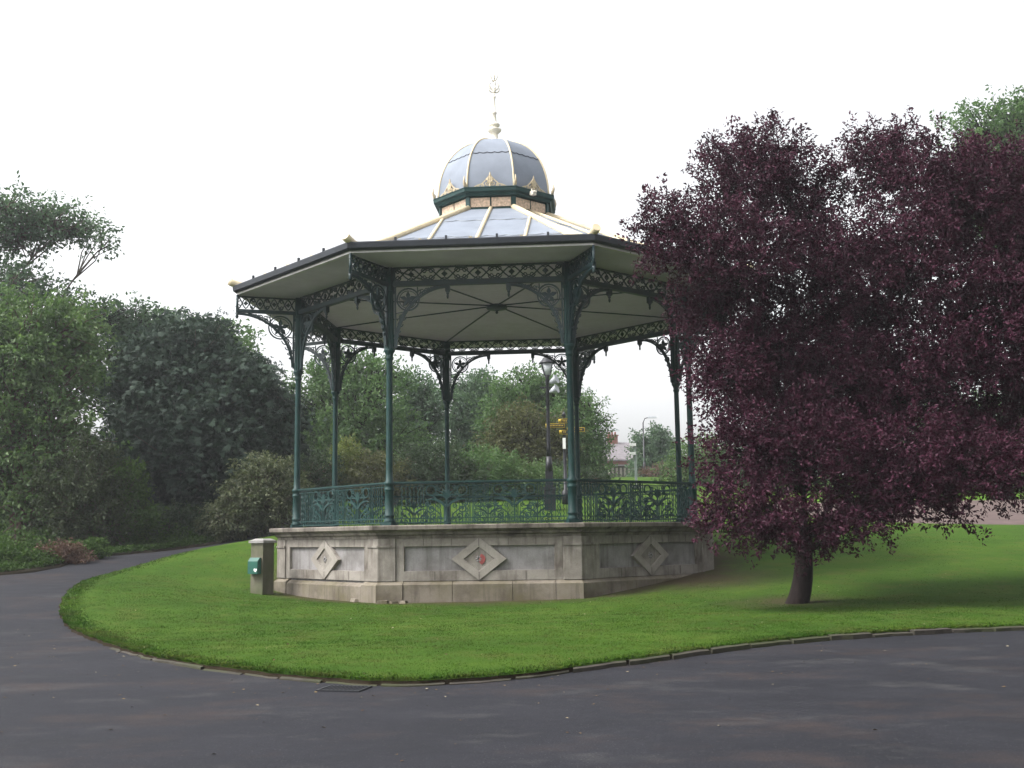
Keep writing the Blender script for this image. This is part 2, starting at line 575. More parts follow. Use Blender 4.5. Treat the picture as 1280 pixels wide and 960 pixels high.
# ------------------------------------------------------------------ leaves
def unit(a):
    return a / np.maximum(np.linalg.norm(a, axis=1, keepdims=True), 1e-9)


def leaf_mesh(name, P, A, size, mat, tone, wid=.5, upb=.8, palm=False, fold=.12):
    """P points, A axis directions -> folded leaves (or palmate leaves of six leaflets)"""
    n = len(P)
    A = unit(A)
    nn = RNG.normal(size=(n, 3)) * .55 + np.array([0, 0, upb])
    nn = unit(nn - A * np.sum(nn * A, 1, keepdims=True))
    B = np.cross(A, nn)
    S = size * RNG.uniform(.65, 1.25, n)[:, None]
    if palm:
        Vs, Ts, To = [], [], []
        base = 0
        for k, ang in enumerate((-1.9, -1.15, -.4, .4, 1.15, 1.9)):
            ln = S * (1.0 if abs(ang) < 1 else .8)
            D = unit(A * math.cos(ang) + B * math.sin(ang) + np.array([0, 0, -.45]))
            Sd = unit(np.cross(D, nn))
            w = ln * .165
            Vs += [P, P + D * ln * .62 + Sd * w, P + D * ln + np.array([0, 0, -.08]) * ln, P + D * ln * .62 - Sd * w]
        V = np.stack(Vs, 1).reshape(-1, 3)
        i = (np.arange(n * 6) * 4)
        T = np.concatenate([np.stack([i, i + 1, i + 2], 1), np.stack([i, i + 2, i + 3], 1)])
        return np_mesh(name, V, T, mat, np.repeat(tone, 24))
    w = S * wid * .5
    V = np.stack([P, P + A * S * .45 + B * w + nn * S * fold, P + A * S - nn * S * .08, P + A * S * .45 - B * w + nn * S * fold], 1).reshape(-1, 3)
    i = np.arange(n) * 4
    T = np.concatenate([np.stack([i, i + 1, i + 2], 1), np.stack([i, i + 2, i + 3], 1)])
    return np_mesh(name, V, T, mat, np.repeat(tone, 4))


def tree(name, label, cat, base, lobes, n, size, mat, barkm, trunk_r=.2, group=None, sprig=.7, wid=.5, palm=False, droop=.2, shell=.45, per=26,
         upb=.5, up=.35, stems=None, lean=None, spread=.13, parts=('trunk', 'crown'), twig=.012, fork=.35):
    """lobes: (px, py, rx_px, ry_px, Y[, weight]) surveyed crown masses; trunk, limbs to every mass, twigs to the sprigs, leaves on the sprigs"""
    bx, by = base
    bz = hz(bx, by)
    root = empty(name, (bx, by, bz))
    tag(root, label, cat, group)
    O = np.array([bx, by, bz])
    C, Rr, W = [], [], []
    for L in lobes:
        if len(L) == 4:                      # a mass given straight in metres: x, y, z, radius
            C.append(np.array(L[:3]) - O); Rr.append((L[3], L[3], L[3] * .85)); W.append(L[3] ** 2); continue
        Y = L[4]; k = Y / FOC
        C.append(at(L[0], L[1], Y) - O)
        rx, rz_ = L[2] * k, L[3] * k
        Rr.append((rx, (rx + rz_) / 2 * (L[6] if len(L) > 6 else 1.0), rz_))
        W.append(rx * rz_ * (L[5] if len(L) > 5 else 1.0))
    C, Rr, W = np.array(C), np.array(Rr), np.array(W)
    nc = max(8, int(n / per))
    li = RNG.choice(len(C), nc, p=W / W.sum())
    d = unit(RNG.normal(size=(nc, 3)))
    rr = RNG.uniform(0, 1, nc) ** shell
    lump = 1 + .16 * np.sin(d[:, 0] * 5 + li) * np.sin(d[:, 2] * 4 + 2 * li)
    S0 = C[li] + d * Rr[li] * (rr * lump)[:, None]
    D = unit(d * (.35 + rr[:, None]) + RNG.normal(size=(nc, 3)) * .45 + np.array([0, 0, up]))
    ctone = RNG.uniform(.15, .85, nc)
    lf = np.repeat(np.arange(nc), per)
    m = len(lf)
    t = RNG.uniform(0, 1, m)
    ln = sprig * RNG.uniform(.5, 1.25, nc)
    P = S0[lf] + D[lf] * (ln[lf] * t)[:, None] + RNG.normal(size=(m, 3)) * (spread * (1.15 - .8 * t))[:, None] + np.array([0, 0, -.12]) * (t * t * ln[lf])[:, None]
    A = D[lf] * .5 + RNG.normal(size=(m, 3)) * .75 + np.array([0, 0, -droop])
    tone = np.clip(ctone[lf] + RNG.normal(size=m) * .18, 0, 1)
    keep = P[:, 2] + bz > h(P[:, 0] + bx, P[:, 1] + by) + .05
    P, A, tone = P[keep], A[keep], tone[keep]
    crown = link(parts[1], leaf_mesh(parts[1], P, A, size, mat, tone, wid, upb, palm), root)
    # wood
    tb = MB()
    cz = C[:, 2].max()
    cen = np.average(C, axis=0, weights=W)
    hf = fork * cz
    topp = np.array([cen[0] * .45, cen[1] * .45, hf]) if lean is None else np.array(lean)
    pts, rs = [], []
    for k in range(9):
        q = k / 8
        p = topp * q + np.array([math.sin(q * 5 + bx) * .05 * trunk_r * 4, math.cos(q * 4 + by) * .04 * trunk_r * 4, -.25 * (1 - q)])
        pts.append(p); rs.append(trunk_r * (1.0 - .35 * q) * (1 + .6 * max(0, .16 - q) / .16))
    tb.sweep(pts, rs, 10, True)
    limb_r0 = trunk_r * .62
    nodes = [(np.array(pts[k]), rs[k] * .75, 0.0) for k in range(4, 9)]
    order = np.argsort(np.linalg.norm(C - topp, axis=1))
    for i in order:
        b = C[i] + np.array([0, 0, -.25 * Rr[i][2]])
        cost = [np.linalg.norm(b - nd[0]) + .45 * nd[2] + (1.5 * max(0, nd[0][2] - b[2])) for nd in nodes]
        a, ra, la = nodes[int(np.argmin(cost))]
        limb_r = max(twig * 2, min(ra * .85, limb_r0))
        L_ = np.linalg.norm(b - a)
        mid = a * .5 + b * .5 + np.array([0, 0, .10 * L_]) * (1 if b[2] > a[2] - 1 else .3) + RNG.normal(size=3) * .10 * L_
        q_ = .6
        nodes.append(((1 - q_) ** 2 * a + 2 * q_ * (1 - q_) * mid + q_ * q_ * b, limb_r * .62, la + L_ * q_))
        nodes.append((b, limb_r * .34, la + L_))
        bez = [(1 - q) ** 2 * a + 2 * q * (1 - q) * mid + q * q * b for q in np.linspace(0, 1, 8)]
        tb.sweep(bez, [limb_r * (1 - .72 * q) for q in np.linspace(0, 1, 8)], 6, True)
        mine = np.where(li == i)[0]
        for j in mine[:min(len(mine), 70)]:
            q0 = RNG.uniform(.35, 1.0)
            a2 = (1 - q0) ** 2 * a + 2 * q0 * (1 - q0) * mid + q0 * q0 * b
            e = S0[j] + D[j] * ln[j] * .6
            mm = a2 * .45 + e * .55 + RNG.normal(size=3) * .07 * np.linalg.norm(e - a2) + np.array([0, 0, .05])
            tb.sweep([a2, mm, e], [max(twig * 1.8, limb_r * .22), twig * 1.3, twig * .5], 3, True, caps=False)
    tb.build(parts[0], barkm, root)
    return root


LM = {
    'purple': leafmat('purple_leaves', (.018, .0035, .010), (.042, .009, .023), (.082, .024, .046), .10, .55, .16, .8),
    'chestnut': leafmat('chestnut_leaves', (.011, .024, .016), (.023, .042, .029), (.055, .085, .060), .15, .6, .15, .5),
    'olive': leafmat('olive_leaves', (.044, .084, .032), (.082, .140, .052), (.135, .195, .082), .38, .55, .3, .4),
    'green': leafmat('green_leaves', (.045, .092, .034), (.080, .148, .054), (.130, .200, .080), .38, .55, .3, .4),
    'bluegreen': leafmat('bluegreen_leaves', (.042, .080, .048), (.075, .128, .078), (.120, .180, .115), .36, .55, .3, .4),
    'dark': leafmat('dark_leaves', (.020, .036, .018), (.036, .060, .030), (.060, .092, .045), .25, .55, .2, .5),
    'yellow': leafmat('yellowgreen_leaves', (.075, .100, .022), (.130, .165, .040), (.20, .22, .07), .3, .55, .3, .4),
    'pale': leafmat('variegated_leaves', (.050, .066, .032), (.092, .110, .058), (.165, .175, .105), .25, .55, .3, .6),
    'dull': leafmat('dull_leaves', (.024, .036, .017), (.042, .058, .028), (.070, .088, .045), .25, .6, .2, .5),
    'brown': leafmat('russet_leaves', (.042, .046, .018), (.074, .080, .030), (.115, .122, .046), .25, .6, .25, .4),
    'bramble': leafmat('bramble_leaves', (.060, .032, .026), (.110, .062, .050), (.16, .11, .08), .2, .65, .2, .8),
    'lowgreen': leafmat('low_plants', (.020, .043, .011), (.043, .084, .020), (.080, .130, .036), .25, .65, .12, .6),
}

# ------------------------------------------------------------------ bandstand
FZ = 1.855
BS = empty('bandstand', (PLINTH_C[0], PLINTH_C[1], 0), -rad(4.14))
tag(BS, 'octagonal park bandstand with domed grey roof and green iron columns on a stone plinth', 'bandstand')
A8 = PI / 4
T8 = math.tan(PI / 8)


def octring(mb, prof, rotk=range(8), closed=False):
    """profile of (apothem, z) swept round the octagon, flat faces, each face its own quad"""
    n = len(prof)
    for k in rotk:
        a = k * A8
        nx, ny, tx_, ty_ = math.sin(a), -math.cos(a), math.cos(a), math.sin(a)
        vs = []
        for (r, z) in prof:
            w = r * T8
            vs += [(nx * r - tx_ * w, ny * r - ty_ * w, z), (nx * r + tx_ * w, ny * r + ty_ * w, z)]
        fs = [(2 * i, 2 * i + 1, 2 * i + 3, 2 * i + 2) for i in range(n - 1)]
        if closed: fs.append((2 * n - 2, 2 * n - 1, 1, 0))
        mb.add(vs, fs)
    return mb


def fz(a, b, d):           # face 0 frame: along the face, height above floor, distance outward
    return (a, -d, b + FZ)


# plinth core and floor
mb = MB(); octring(mb, [(5.44, FZ - 2.6), (5.44, FZ - .2)])
PL = mb.build('plinth', M['stone_panel'], BS)
PL.scale = (1.013, 1.013, 1)
mb = MB(); octring(mb, [(5.6, FZ - .012), (0.001, FZ - .008)])
mb.build('floor', M['stone_floor'], BS)
# cornice with stepped mouldings
mb = MB()
octring(mb, [(5.40, FZ - .30), (5.535, FZ - .30), (5.545, FZ - .235), (5.60, FZ - .215), (5.61, FZ - .165), (5.685, FZ - .115), (5.735, FZ - .10), (5.74, FZ - .022), (5.72, FZ), (5.2, FZ + .004)])
mb.build('cornice', M['stone_cornice'], BS).scale = (1.011, 1.011, 1)
# base course, one block length per face, slightly settled
for k in range(8):
    mb = MB()
    w0 = 5.63 * T8
    if k == 7: zt = -.045
    else: zt = 0.0
    xs = [-w0, -w0 + .62, -.6, .75, w0 - .62, w0]
    for i in range(5):
        xa, xb = xs[i] + (.006 if i else 0), xs[i + 1] - (.006 if i < 4 else 0)
        proud = .02 if i in (0, 4) else 0.0
        zt2 = zt * (1 if i not in (0, 4) else .3)
        r1, r0 = 5.585 + proud, 5.48
        za, zb, zc = FZ - 2.5, FZ - 1.345 + zt2, FZ - 1.265 + zt2
        def W(x, r): return x if abs(abs(x) - w0) > 1e-6 else math.copysign(r * T8, x)
        vs = [(W(xa, r1), -r1, za), (W(xb, r1), -r1, za), (W(xb, r1), -r1, zb), (W(xa, r1), -r1, zb), (W(xb, r0), -r0 - proud, zc), (W(xa, r0), -r0 - proud, zc), (W(xb, 5.4), -5.4, zc), (W(xa, 5.4), -5.4, zc),
              (W(xa, 5.4), -5.4, za), (W(xb, 5.4), -5.4, za)]
        mb.add(vs, [(0, 1, 2, 3), (3, 2, 4, 5), (5, 4, 6, 7), (0, 3, 5, 7, 8), (1, 9, 6, 4, 2)])
    mb.build('base_course', M['stone_base'], PL, rz=k * A8)
# corner piers (die) with a band
pm = MB()
for sgn in (1, -1):
    def fp(a, b, d, sgn=sgn):  # half pier on the face left/right of the corner, corner frame
        ang = sgn * PI / 8
        x = sgn * (d * T8) - sgn * a
        y = -d
        cs, sn = math.cos(-ang), math.sin(-ang)
        return (x * cs - y * sn, x * sn + y * cs, b + FZ)
    for (b0, b1, d1, ww) in ((-1.262, -.50, 5.535, .40), (-.50, -.455, 5.56, .41), (-.455, -.302, 5.535, .40)):
        pm.prism([(0, b0), (ww, b0), (ww, b1), (0, b1)], fp, 5.40, d1)
pier_me = pm.mesh('pier', M['stone_frame'])
for k in range(8):
    link('pier', pier_me, PL, rz=(k + .5) * A8)
# panel frames with the lozenge
fm = MB()
z0, z1, zi0, zi1 = -1.262, -.302, -1.045, -.485
xo, xi, hwo, hwi = 1.872, 1.70, .60, .355
zc_ = (z0 + z1) / 2
hh = (zi1 - zi0) / 2
# left and right halves of the frame wrap the two recessed fields; fields are cut by the lozenge
for s in (1, -1):
    outer = [(s * .004, z0), (s * xo, z0), (s * xo, z1), (s * .004, z1), (s * .004, zc_)]
    # field outline (recess): corners outside, pointed notch towards the lozenge
    slope = hwo / .48
    xt = max(.0, hwo - (hh) * slope)
    field = [(s * (hwo - hh * slope * .98), zi0), (s * xi, zi0), (s * xi, zi1), (s * (hwo - hh * slope * .98), zi1), (s * hwo, zc_)]
    fm.ringprism(outer, field, fz, 5.40, 5.505, .03)
    # half of the lozenge hole is handled below (the ring covers the middle)
jm = MB()
nframe = len(fm.f)
for x_ in (-1.25, -.62, .66, 1.28):
    jm.box((x_, -5.5055, FZ + (zi1 + z1) / 2), (.012, .003, z1 - zi1 - .03))
for x_ in (-1.0, 0.0, 1.05):
    jm.box((x_, -5.5055, FZ + (zi0 + z0) / 2), (.012, .003, zi0 - z0 - .03))
for s_ in (-1, 1):
    jm.box((0, -5.5365, FZ + zc_ + s_ * .375), (.012, .003, .17))
fm.add(jm.v, jm.f)
frame_me = fm.mesh('panel_frame', M['stone_frame'])
frame_me.materials.append(M['joint'])
frame_me.polygons.foreach_set('material_index', [0] * nframe + [1] * (len(frame_me.polygons) - nframe))
lm = MB()
lo = [(-hwo - .02, zc_), (0, zc_ - .475), (hwo + .02, zc_), (0, zc_ + .475)]
lin = [(-hwi, zc_), (0, zc_ - .275), (hwi, zc_), (0, zc_ + .275)]
lm.ringprism(lo, lin, fz, 5.42, 5.535, .03)
loz_me = lm.mesh('lozenge', M['stone_lozenge'])
im = MB()
im.prism(lin, fz, 5.40, 5.452 + .038)
# small carved boss in the lozenge
for q in range(6):
    a = q * PI / 3
    im.sweep([fz(.075 * math.cos(a), zc_ + .07 * math.sin(a), 5.49), fz(.02 * math.cos(a), zc_ + .02 * math.sin(a), 5.505)], [.03, .03], 5, True)
field_me = im.mesh('lozenge_field', M['stone_panel'])
for k in range(8):
    link('panel_frame', frame_me, PL, rz=k * A8)
    lz = link('lozenge', loz_me, PL, rz=k * A8)
    link('lozenge_field', field_me, PL, rz=k * A8)
rm = MB()
rp = []
for q in range(14):
    a = q * 2 * PI / 14
    rp.append((.07 + (.065 + .006 * math.sin(2 * a + 1)) * math.cos(a), zc_ - .01 + (.115 + .012 * math.cos(3 * a)) * math.sin(a)))
rm.prism(rp, fz, 5.485, 5.52)
rmo = rm.build('red_blotch', M['red_paint'], PL)

# columns
def col_mesh():
    m = MB(); c = (0, -5.58, FZ)
    m.box((0, -5.58, FZ + .04), (.29, .29, .08))
    m.lathe([(.135, .08), (.135, .10), (.118, .14), (.112, .16), (.112, .20), (.128, .215), (.128, .24), (.108, .26), (.104, .80), (.122, .82), (.122, .85), (.106, .87), (.104, .93), (.128, .95),
             (.128, 1.0), (.088, 1.04), (.080, 1.3), (.072, 3.86), (.078, 3.9), (.095, 3.92), (.095, 3.95), (.08, 3.98), (.10, 4.06), (.135, 4.11), (.135, 4.15), (.115, 4.17)], 14, c)
    # upper fluted shaft
    prof = [(.118, 4.17), (.118, 4.3), (.108, 4.4), (.104, 5.5), (.12, 5.54), (.12, 5.58)]
    vs, fs = [], []
    sg = 24
    for r, z in prof:
        for j in range(sg):
            a = 2 * PI * j / sg
            q = r * (1.0 if j % 2 else .86)
            vs.append((c[0] + q * math.cos(a), c[1] + q * math.sin(a), c[2] + z))
    for i in range(len(prof) - 1):
        for j in range(sg):
            fs.append((i * sg + j, i * sg + (j + 1) % sg, (i + 1) * sg + (j + 1) % sg, (i + 1) * sg + j))
    m.add(vs, fs)
    m.box((0, -5.58, FZ + 5.85), (.21, .21, .56))
    return m.mesh('column', M['iron'])


col_me = col_mesh()
for k in range(8):
    link('column', col_me, BS, rz=(k + .5) * A8)

RB = 5.58 * math.cos(PI / 8)          # apothem of the column ring
HB = 5.58 * math.sin(PI / 8)          # half bay


def fl(a, b, d=0.0):
    return (a, -RB - d, b + FZ)


def spiral(cx, cz, r, a0, turns, n=22, k=.12, sgn=1):
    return [(cx + (r * (1 - (1 - k) * i / (n - 1))) * math.cos(a0 + sgn * turns * 2 * PI * i / (n - 1)), cz + (r * (1 - (1 - k) * i / (n - 1))) * math.sin(a0 + sgn * turns * 2 * PI * i / (n - 1))) for i in range(n)]


def circ(cx, cz, r, n=20):
    return [(cx + r * math.cos(2 * PI * i / n), cz + r * math.sin(2 * PI * i / n)) for i in range(n)]


def flower(m, fn, cx, cz, r, petals=5, rr=.014):
    rr = rr * 1.35
    for p in range(petals):
        a = PI / 2 + p * 2 * PI / petals
        m.sweep([fn(cx, cz), fn(cx + r * .55 * math.cos(a - .25), cz + r * .55 * math.sin(a - .25)), fn(cx + r * math.cos(a), cz + r * math.sin(a))], [rr * .8, rr * 1.5, rr * .5], 4)
        m.sweep([fn(cx, cz), fn(cx + r * .55 * math.cos(a + .25), cz + r * .55 * math.sin(a + .25)), fn(cx + r * math.cos(a), cz + r * math.sin(a))], [rr * .8, rr * 1.5, rr * .5], 4)
    m.sweep([fn(cx, cz, -.02), fn(cx, cz, .02)], [r * .3, r * .3], 8)


# lintel beam and frieze, one per bay
m = MB()
m.box((0, -RB, FZ + 5.735), (2 * HB - .2, .16, .11))
m.box((0, -RB, FZ + 5.685), (2 * HB - .2, .10, .03))
beam_me = m.mesh('beam', M['iron_dark'])
m = MB()
zb, zt = 5.80, 6.125
zm = (zb + zt) / 2
m.box((0, -RB, FZ + zt + .004), (2 * HB - .2, .07, .032)); m.box((0, -RB, FZ + zb), (2 * HB - .2, .05, .02))
pit_ = (2 * HB - .24) / 5
for i in range(5):
    cx = -HB + .12 + pit_ * (i + .5)
    xs = np.linspace(cx - pit_ / 2, cx + pit_ / 2, 19)
    for sg in (1, -1):
        m.sweep([fl(x, zm + sg * .135 * math.cos(2 * PI * (x - cx) / pit_)) for x in xs], 0.0202, 4)
        m.sweep([fl(x, zm + sg * (.155 - .07 * math.cos(4 * PI * (x - cx) / pit_))) for x in xs], 0.0139, 4)
    flower(m, fl, cx, zm, .07, 4, .017)
for i in range(6):
    cx = -HB + .12 + pit_ * i
    for sx in (1, -1):
        if (i == 0 and sx < 0) or (i == 5 and sx > 0): continue
        for sz in (1, -1):
            m.sweep([fl(*p) for p in spiral(cx + sx * .088, zm + sz * .078, .072, PI / 2 * (1 - sx) + 0 * sz, 1.35, 20, .15, sx * sz)], 0.0170, 4)
frieze_me = m.mesh('frieze', M['iron_dark'])


def spandrel_pattern(m, fn, W_, z0_, z1_):
    """quarter-arch bracket: fn(u, z, d); u from the column, top at z1_"""
    arc = [(.06 + (W_ - .06) * (1 - math.cos(q)), z0_ + (z1_ - .03 - z0_) * math.sin(q)) for q in np.linspace(0, PI / 2, 22)]
    m.sweep([fn(a, b) for a, b in arc], 0.0403, 4)
    m.sweep([fn(a - .035, b + .045) for a, b in arc[3:-2]], 0.0170, 4)
    m.sweep([fn(.035, z0_ - .03), fn(.035, z1_)], .03, 4)
    H_ = z1_ - z0_
    r = .205 * W_
    cx, cz = .06 + r + .02, z1_ - r - .05
    m.sweep([fn(*p) for p in circ(cx, cz, r)], 0.0248, 4, close=True)
    m.sweep([fn(*p) for p in circ(cx, cz, r * .8)], 0.0124, 4, close=True)
    flower(m, fn, cx, cz, r * .74, 5, .018)
    # scrolls in the horn along the beam
    for (u, q, rr_) in ((.50, .13, .088), (.615, .085, .062), (.70, .06, .045), (.78, .042, .03)):
        m.sweep([fn(*p) for p in spiral(u * W_, z1_ - q * H_, rr_ * W_ * .9, PI / 2, 1.4, 18, .15, 1)], 0.0170, 4)
        m.sweep([fn(*p) for p in spiral(u * W_ + .04, z1_ - q * H_ * .6, rr_ * W_ * .5, -PI / 2, 1.2, 14, .15, -1)], 0.0155, 4)
    # scrolls down the column
    for (u, q, rr_) in ((.155, .50, .075), (.115, .62, .055), (.09, .73, .04), (.075, .82, .025)):
        m.sweep([fn(*p) for p in spiral(u * W_, z1_ - q * H_, rr_ * W_ * 1.05, 0, 1.4, 18, .15, -1)], 0.0170, 4)
    m.sweep([fn(u, z) for u, z in ((.05, z1_ - .44 * H_), (.2 * W_, z1_ - .42 * H_), (.36 * W_, z1_ - .30 * H_), (.44 * W_, z1_ - .16 * H_), (.44 * W_, z1_ - .02))], 0.0186, 4)
    for i in range(7):
        q = i / 6
        u = .08 + .30 * W_ * q; z = z1_ - (.56 - .30 * q) * H_
        m.sweep([fn(u, z), fn(u + .05, z + .07)], [.016, .006], 4)


PD = 1.30
for nm, s in (('bracket', 1), ('bracket', -1)):
    m = MB()
    f_ = lambda u, z, d=0.0, s=s: (s * (HB - .105 - u), -RB - d, z + FZ)
    spandrel_pattern(m, f_, PD, 4.2, 5.672)
    # pendant drop
    x = s * (HB - .105 - PD)
    m.box((x, -RB, FZ + 5.60), (.11, .11, .15)); m.box((x, -RB, FZ + 5.515), (.075, .075, .03))
    m.lathe([(.018, -.02), (.03, .03), (.022, .08), (.04, .11), (.02, .13)], 8, (x, -RB, FZ + 5.37))
    globals()['br_me_%d' % s] = m.mesh('bracket', M['iron_dark'])
# radial bracket under the eave corner
m = MB()
f_ = lambda u, z, d=0.0: (d, -5.58 - .10 - u, z + FZ)
spandrel_pattern(m, f_, 1.50, 4.25, 5.672)
m.box((0, -5.68 - .76, FZ + 5.72), (.09, 1.53, .09))
m.sweep([f_(.0, 6.10), f_(1.52, 6.10)], 0.0279, 4)
for i in range(4):
    cx = .19 + i * .37
    flower(m, f_, cx, 5.93, .06, 4, .015)
    xs = np.linspace(cx - .185, cx + .185, 13)
    for sg in (1, -1):
        m.sweep([f_(x, 5.93 + sg * .135 * math.cos(2 * PI * (x - cx) / .37 / 1.0)) for x in xs], 0.0202, 4)
    for sg in (1, -1):
        m.sweep([f_(*p) for p in spiral(cx + .185, 5.93 + sg * .085, .07, 0, 1.3, 16, .15, sg)], 0.0170, 4)
m.sweep([f_(1.52, 5.66), f_(1.52, 6.14)], .032, 8, True)
m.lathe([(.02, -.05), (.045, 0), (.03, .05), (.05, .1)], 8, (0, -5.68 - 1.52, FZ + 5.56))
rad_me = m.mesh('eave_bracket', M['iron_dark'])
for k in range(8):
    link('beam', beam_me, BS, rz=k * A8)
    link('frieze', frieze_me, BS, rz=k * A8)
    link('bracket', br_me_1, BS, rz=k * A8); link('bracket', globals()['br_me_-1'], BS, rz=k * A8)
    link('eave_bracket', rad_me, BS, rz=(k + .5) * A8)

# railing, one panel per bay
m = MB()
RW = HB - .13


def fr(a, b, d=0.0):
    return (a, -RB - d, b + FZ)


m.box((0, -RB, FZ + .995), (2 * RW + .1, .095, .035)); m.box((0, -RB, FZ + .965), (2 * RW + .06, .05, .03))
for z in (.06, .155):
    m.box((0, -RB, FZ + z), (2 * RW, .03, .022))
m.box((0, -RB, FZ + .90), (2 * RW, .02, .016))


def bar(x, z0_=.06, z1_=.95, r=.011):
    m.sweep([fr(x, z0_), fr(x, z1_)], r, 4)


def wavy(x, ph=0):
    m.sweep([fr(x + .018 * math.sin(zz * 42 + ph), zz) for zz in np.linspace(.07, .94, 28)], 0.0145, 4)


def scrollpanel(c):
    w = .54
    for s in (-1, 1):
        bar(c + s * w); bar(c + s * (w + .06))
        m.sweep([fr(*p) for p in circ(c + s * .365, .80, .115, 22)], 0.0188, 4, close=True)
        # broad leaf arm from the foot to the circle
        arm = [(c + s * .03, .42), (c + s * .12, .52), (c + s * .22, .57), (c + s * .36, .60), (c + s * .50, .58)]
        m.sweep([fr(*p) for p in arm], [.035, .042, .036, .024, .010], 4)
        m.sweep([fr(*p) for p in ((c + s * .20, .55), (c + s * .30, .66), (c + s * .40, .70), (c + s * .52, .69))], [.02, .022, .016, .008], 4)
        m.sweep([fr(*p) for p in spiral(c + s * .36, .37, .115, PI / 2, 1.5, 24, .12, -s)], 0.0203, 4)
        m.sweep([fr(*p) for p in spiral(c + s * .30, .20, .085, -PI / 2, 1.3, 20, .12, s)], 0.0188, 4)
        m.sweep([fr(*p) for p in spiral(c + s * .46, .20, .06, PI / 2, 1.3, 18, .12, -s)], 0.0174, 4)
        m.sweep([fr(*p) for p in ((c + s * .10, .12), (c + s * .17, .27), (c + s * .25, .33), (c + s * .50, .47))], 0.0188, 4)
        bar(c + s * .06, .06, .42); bar(c + s * .13, .06, .30)
        for a in (.35, .7, 1.05):
            m.sweep([fr(c, .60), fr(c + s * .13 * math.sin(a), .60 + .20 * math.cos(a)), fr(c + s * .26 * math.sin(a * 1.05), .60 + .26 * math.cos(a * 1.12))], [.016, .022, .006], 4)
    for s in (-1, 1):
        for (u, z, r_, a0, g) in ((.20, .84, .055, 0, 1), (.22, .72, .045, PI, -1), (.47, .50, .05, PI / 2, 1), (.20, .44, .055, -PI / 2, -1), (.47, .32, .045, 0, 1), (.16, .16, .045, PI, 1)):
            m.sweep([fr(*p) for p in spiral(c + s * u, z, r_, a0, 1.3, 14, .15, g * s)], .014, 4)
        for u in (.21, .29, .38, .46):
            bar(c + s * u, .06, .20 + .1 * (u > .3), .012)
    m.sweep([fr(c, .42), fr(c, .60)], [.03, .018], 4)
    m.sweep([fr(c, .58), fr(c, .74), fr(c, .88)], [.016, .024, .006], 4)
    m.sweep([fr(c, .06), fr(c, .42)], 0.0203, 4)
    m.sweep([fr(c - .30, .69), fr(c, .66), fr(c + .30, .69)], 0.0130, 4)


scrollpanel(-.79); scrollpanel(.79)
for x in (-.16, -.08, .08, .16): bar(x)
for x in (-.12, .12): wavy(x, x * 9)
bar(0)
for z in (.25, .45, .70, .85):
    m.sweep([fr(*p) for p in circ(0, z, .055, 12)], 0.0145, 4, close=True)
for s in (-1, 1):
    for i in range(5):
        x = s * (1.46 + i * .095)
        if x * s < RW: (wavy if i % 2 == 0 else bar)(x)
rail_me = m.mesh('railing', M['iron'])
for k in range(8):
    link('railing', rail_me, BS, rz=k * A8)

# ceiling, soffit, fascia, gutter
m = MB(); octring(m, [(RB + .02, FZ + 6.145), (3.4, FZ + 6.19), (.001, FZ + 6.24)]); octring(m, [(RB + .02, FZ + 6.175), (.001, FZ + 6.28)])
CE = m.build('ceiling', M['ceiling'], BS)
for k in range(8):
    m = MB()
    ang = 0
    m.sweep([(0, -.25, FZ + 6.222), (0, -3.4 / math.cos(PI / 8) + .1, FZ + 6.178), (0, -5.5, FZ + 6.132)], .022, 4)
    m.build('ceiling_rib', M['iron_dark'], CE, rz=(k + .5) * A8)
m = MB(); m.lathe([(.02, -.16), (.045, -.12), (.03, -.08), (.10, -.06), (.27, -.03), (.30, .0), (.30, .06), (.22, .09)], 20, (0, 0, FZ + 6.15))
m.build('ceiling_boss', M['iron_dark'], CE)
m = MB(); octring(m, [(RB + .03, FZ + 6.15), (6.60, FZ + 6.165)]); octring(m, [(RB + .03, FZ + 6.19), (6.60, FZ + 6.20)])
m.build('soffit', M['soffit'], BS)
m = MB(); octring(m, [(6.58, FZ + 6.145), (6.66, FZ + 6.145), (6.66, FZ + 6.205), (6.58, FZ + 6.205)], closed=True)
m.build('fascia', M['fascia'], BS)
m = MB(); octring(m, [(6.63, FZ + 6.205), (6.70, FZ + 6.195), (6.76, FZ + 6.24), (6.775, FZ + 6.36), (6.755, FZ + 6.385), (6.73, FZ + 6.36), (6.68, FZ + 6.27), (6.63, FZ + 6.27)], closed=True)
GU = m.build('gutter', M['gutter'], BS)
m = MB(); m.box((0, 0, 0), (.05, .05, .09))
gb_me = m.mesh('gutter_bracket', M['gutter'])
for k in range(8):
    for t_ in (-1.7, -.55, .6, 1.75):
        a = k * A8
        r = 6.75
        x, y = math.sin(a) * r + math.cos(a) * t_, -math.cos(a) * r + math.sin(a) * t_
        link('gutter_bracket', gb_me, GU, (x, y, FZ + 6.41), a)

# roof
RP = [(6.74, 6.355), (6.3, 6.39), (5.8, 6.53), (5.2, 6.80), (4.0, 7.40), (3.0, 7.90), (2.2, 8.30), (1.50, 8.64)]
m = MB()
for k in range(8):
    a = k * A8
    nx, ny, tx_, ty_ = math.sin(a), -math.cos(a), math.cos(a), math.sin(a)
    nseg = 6
    vs, fs = [], []
    for r, z in RP:
        w = r * T8
        for j in range(nseg + 1):
            q = -w + 2 * w * j / nseg
            vs.append((nx * r + tx_ * q, ny * r + ty_ * q, FZ + z))
    for i in range(len(RP) - 1):
        for j in range(nseg):
            b = i * (nseg + 1) + j
            fs.append((b, b + 1, b + nseg + 2, b + nseg + 1))
    m.add(vs, fs, True)
RO = m.build('roof', M['lead'], BS)


def roof_z(r):
    return float(np.interp(r, [p[0] for p in RP][::-1], [p[1] for p in RP][::-1]))


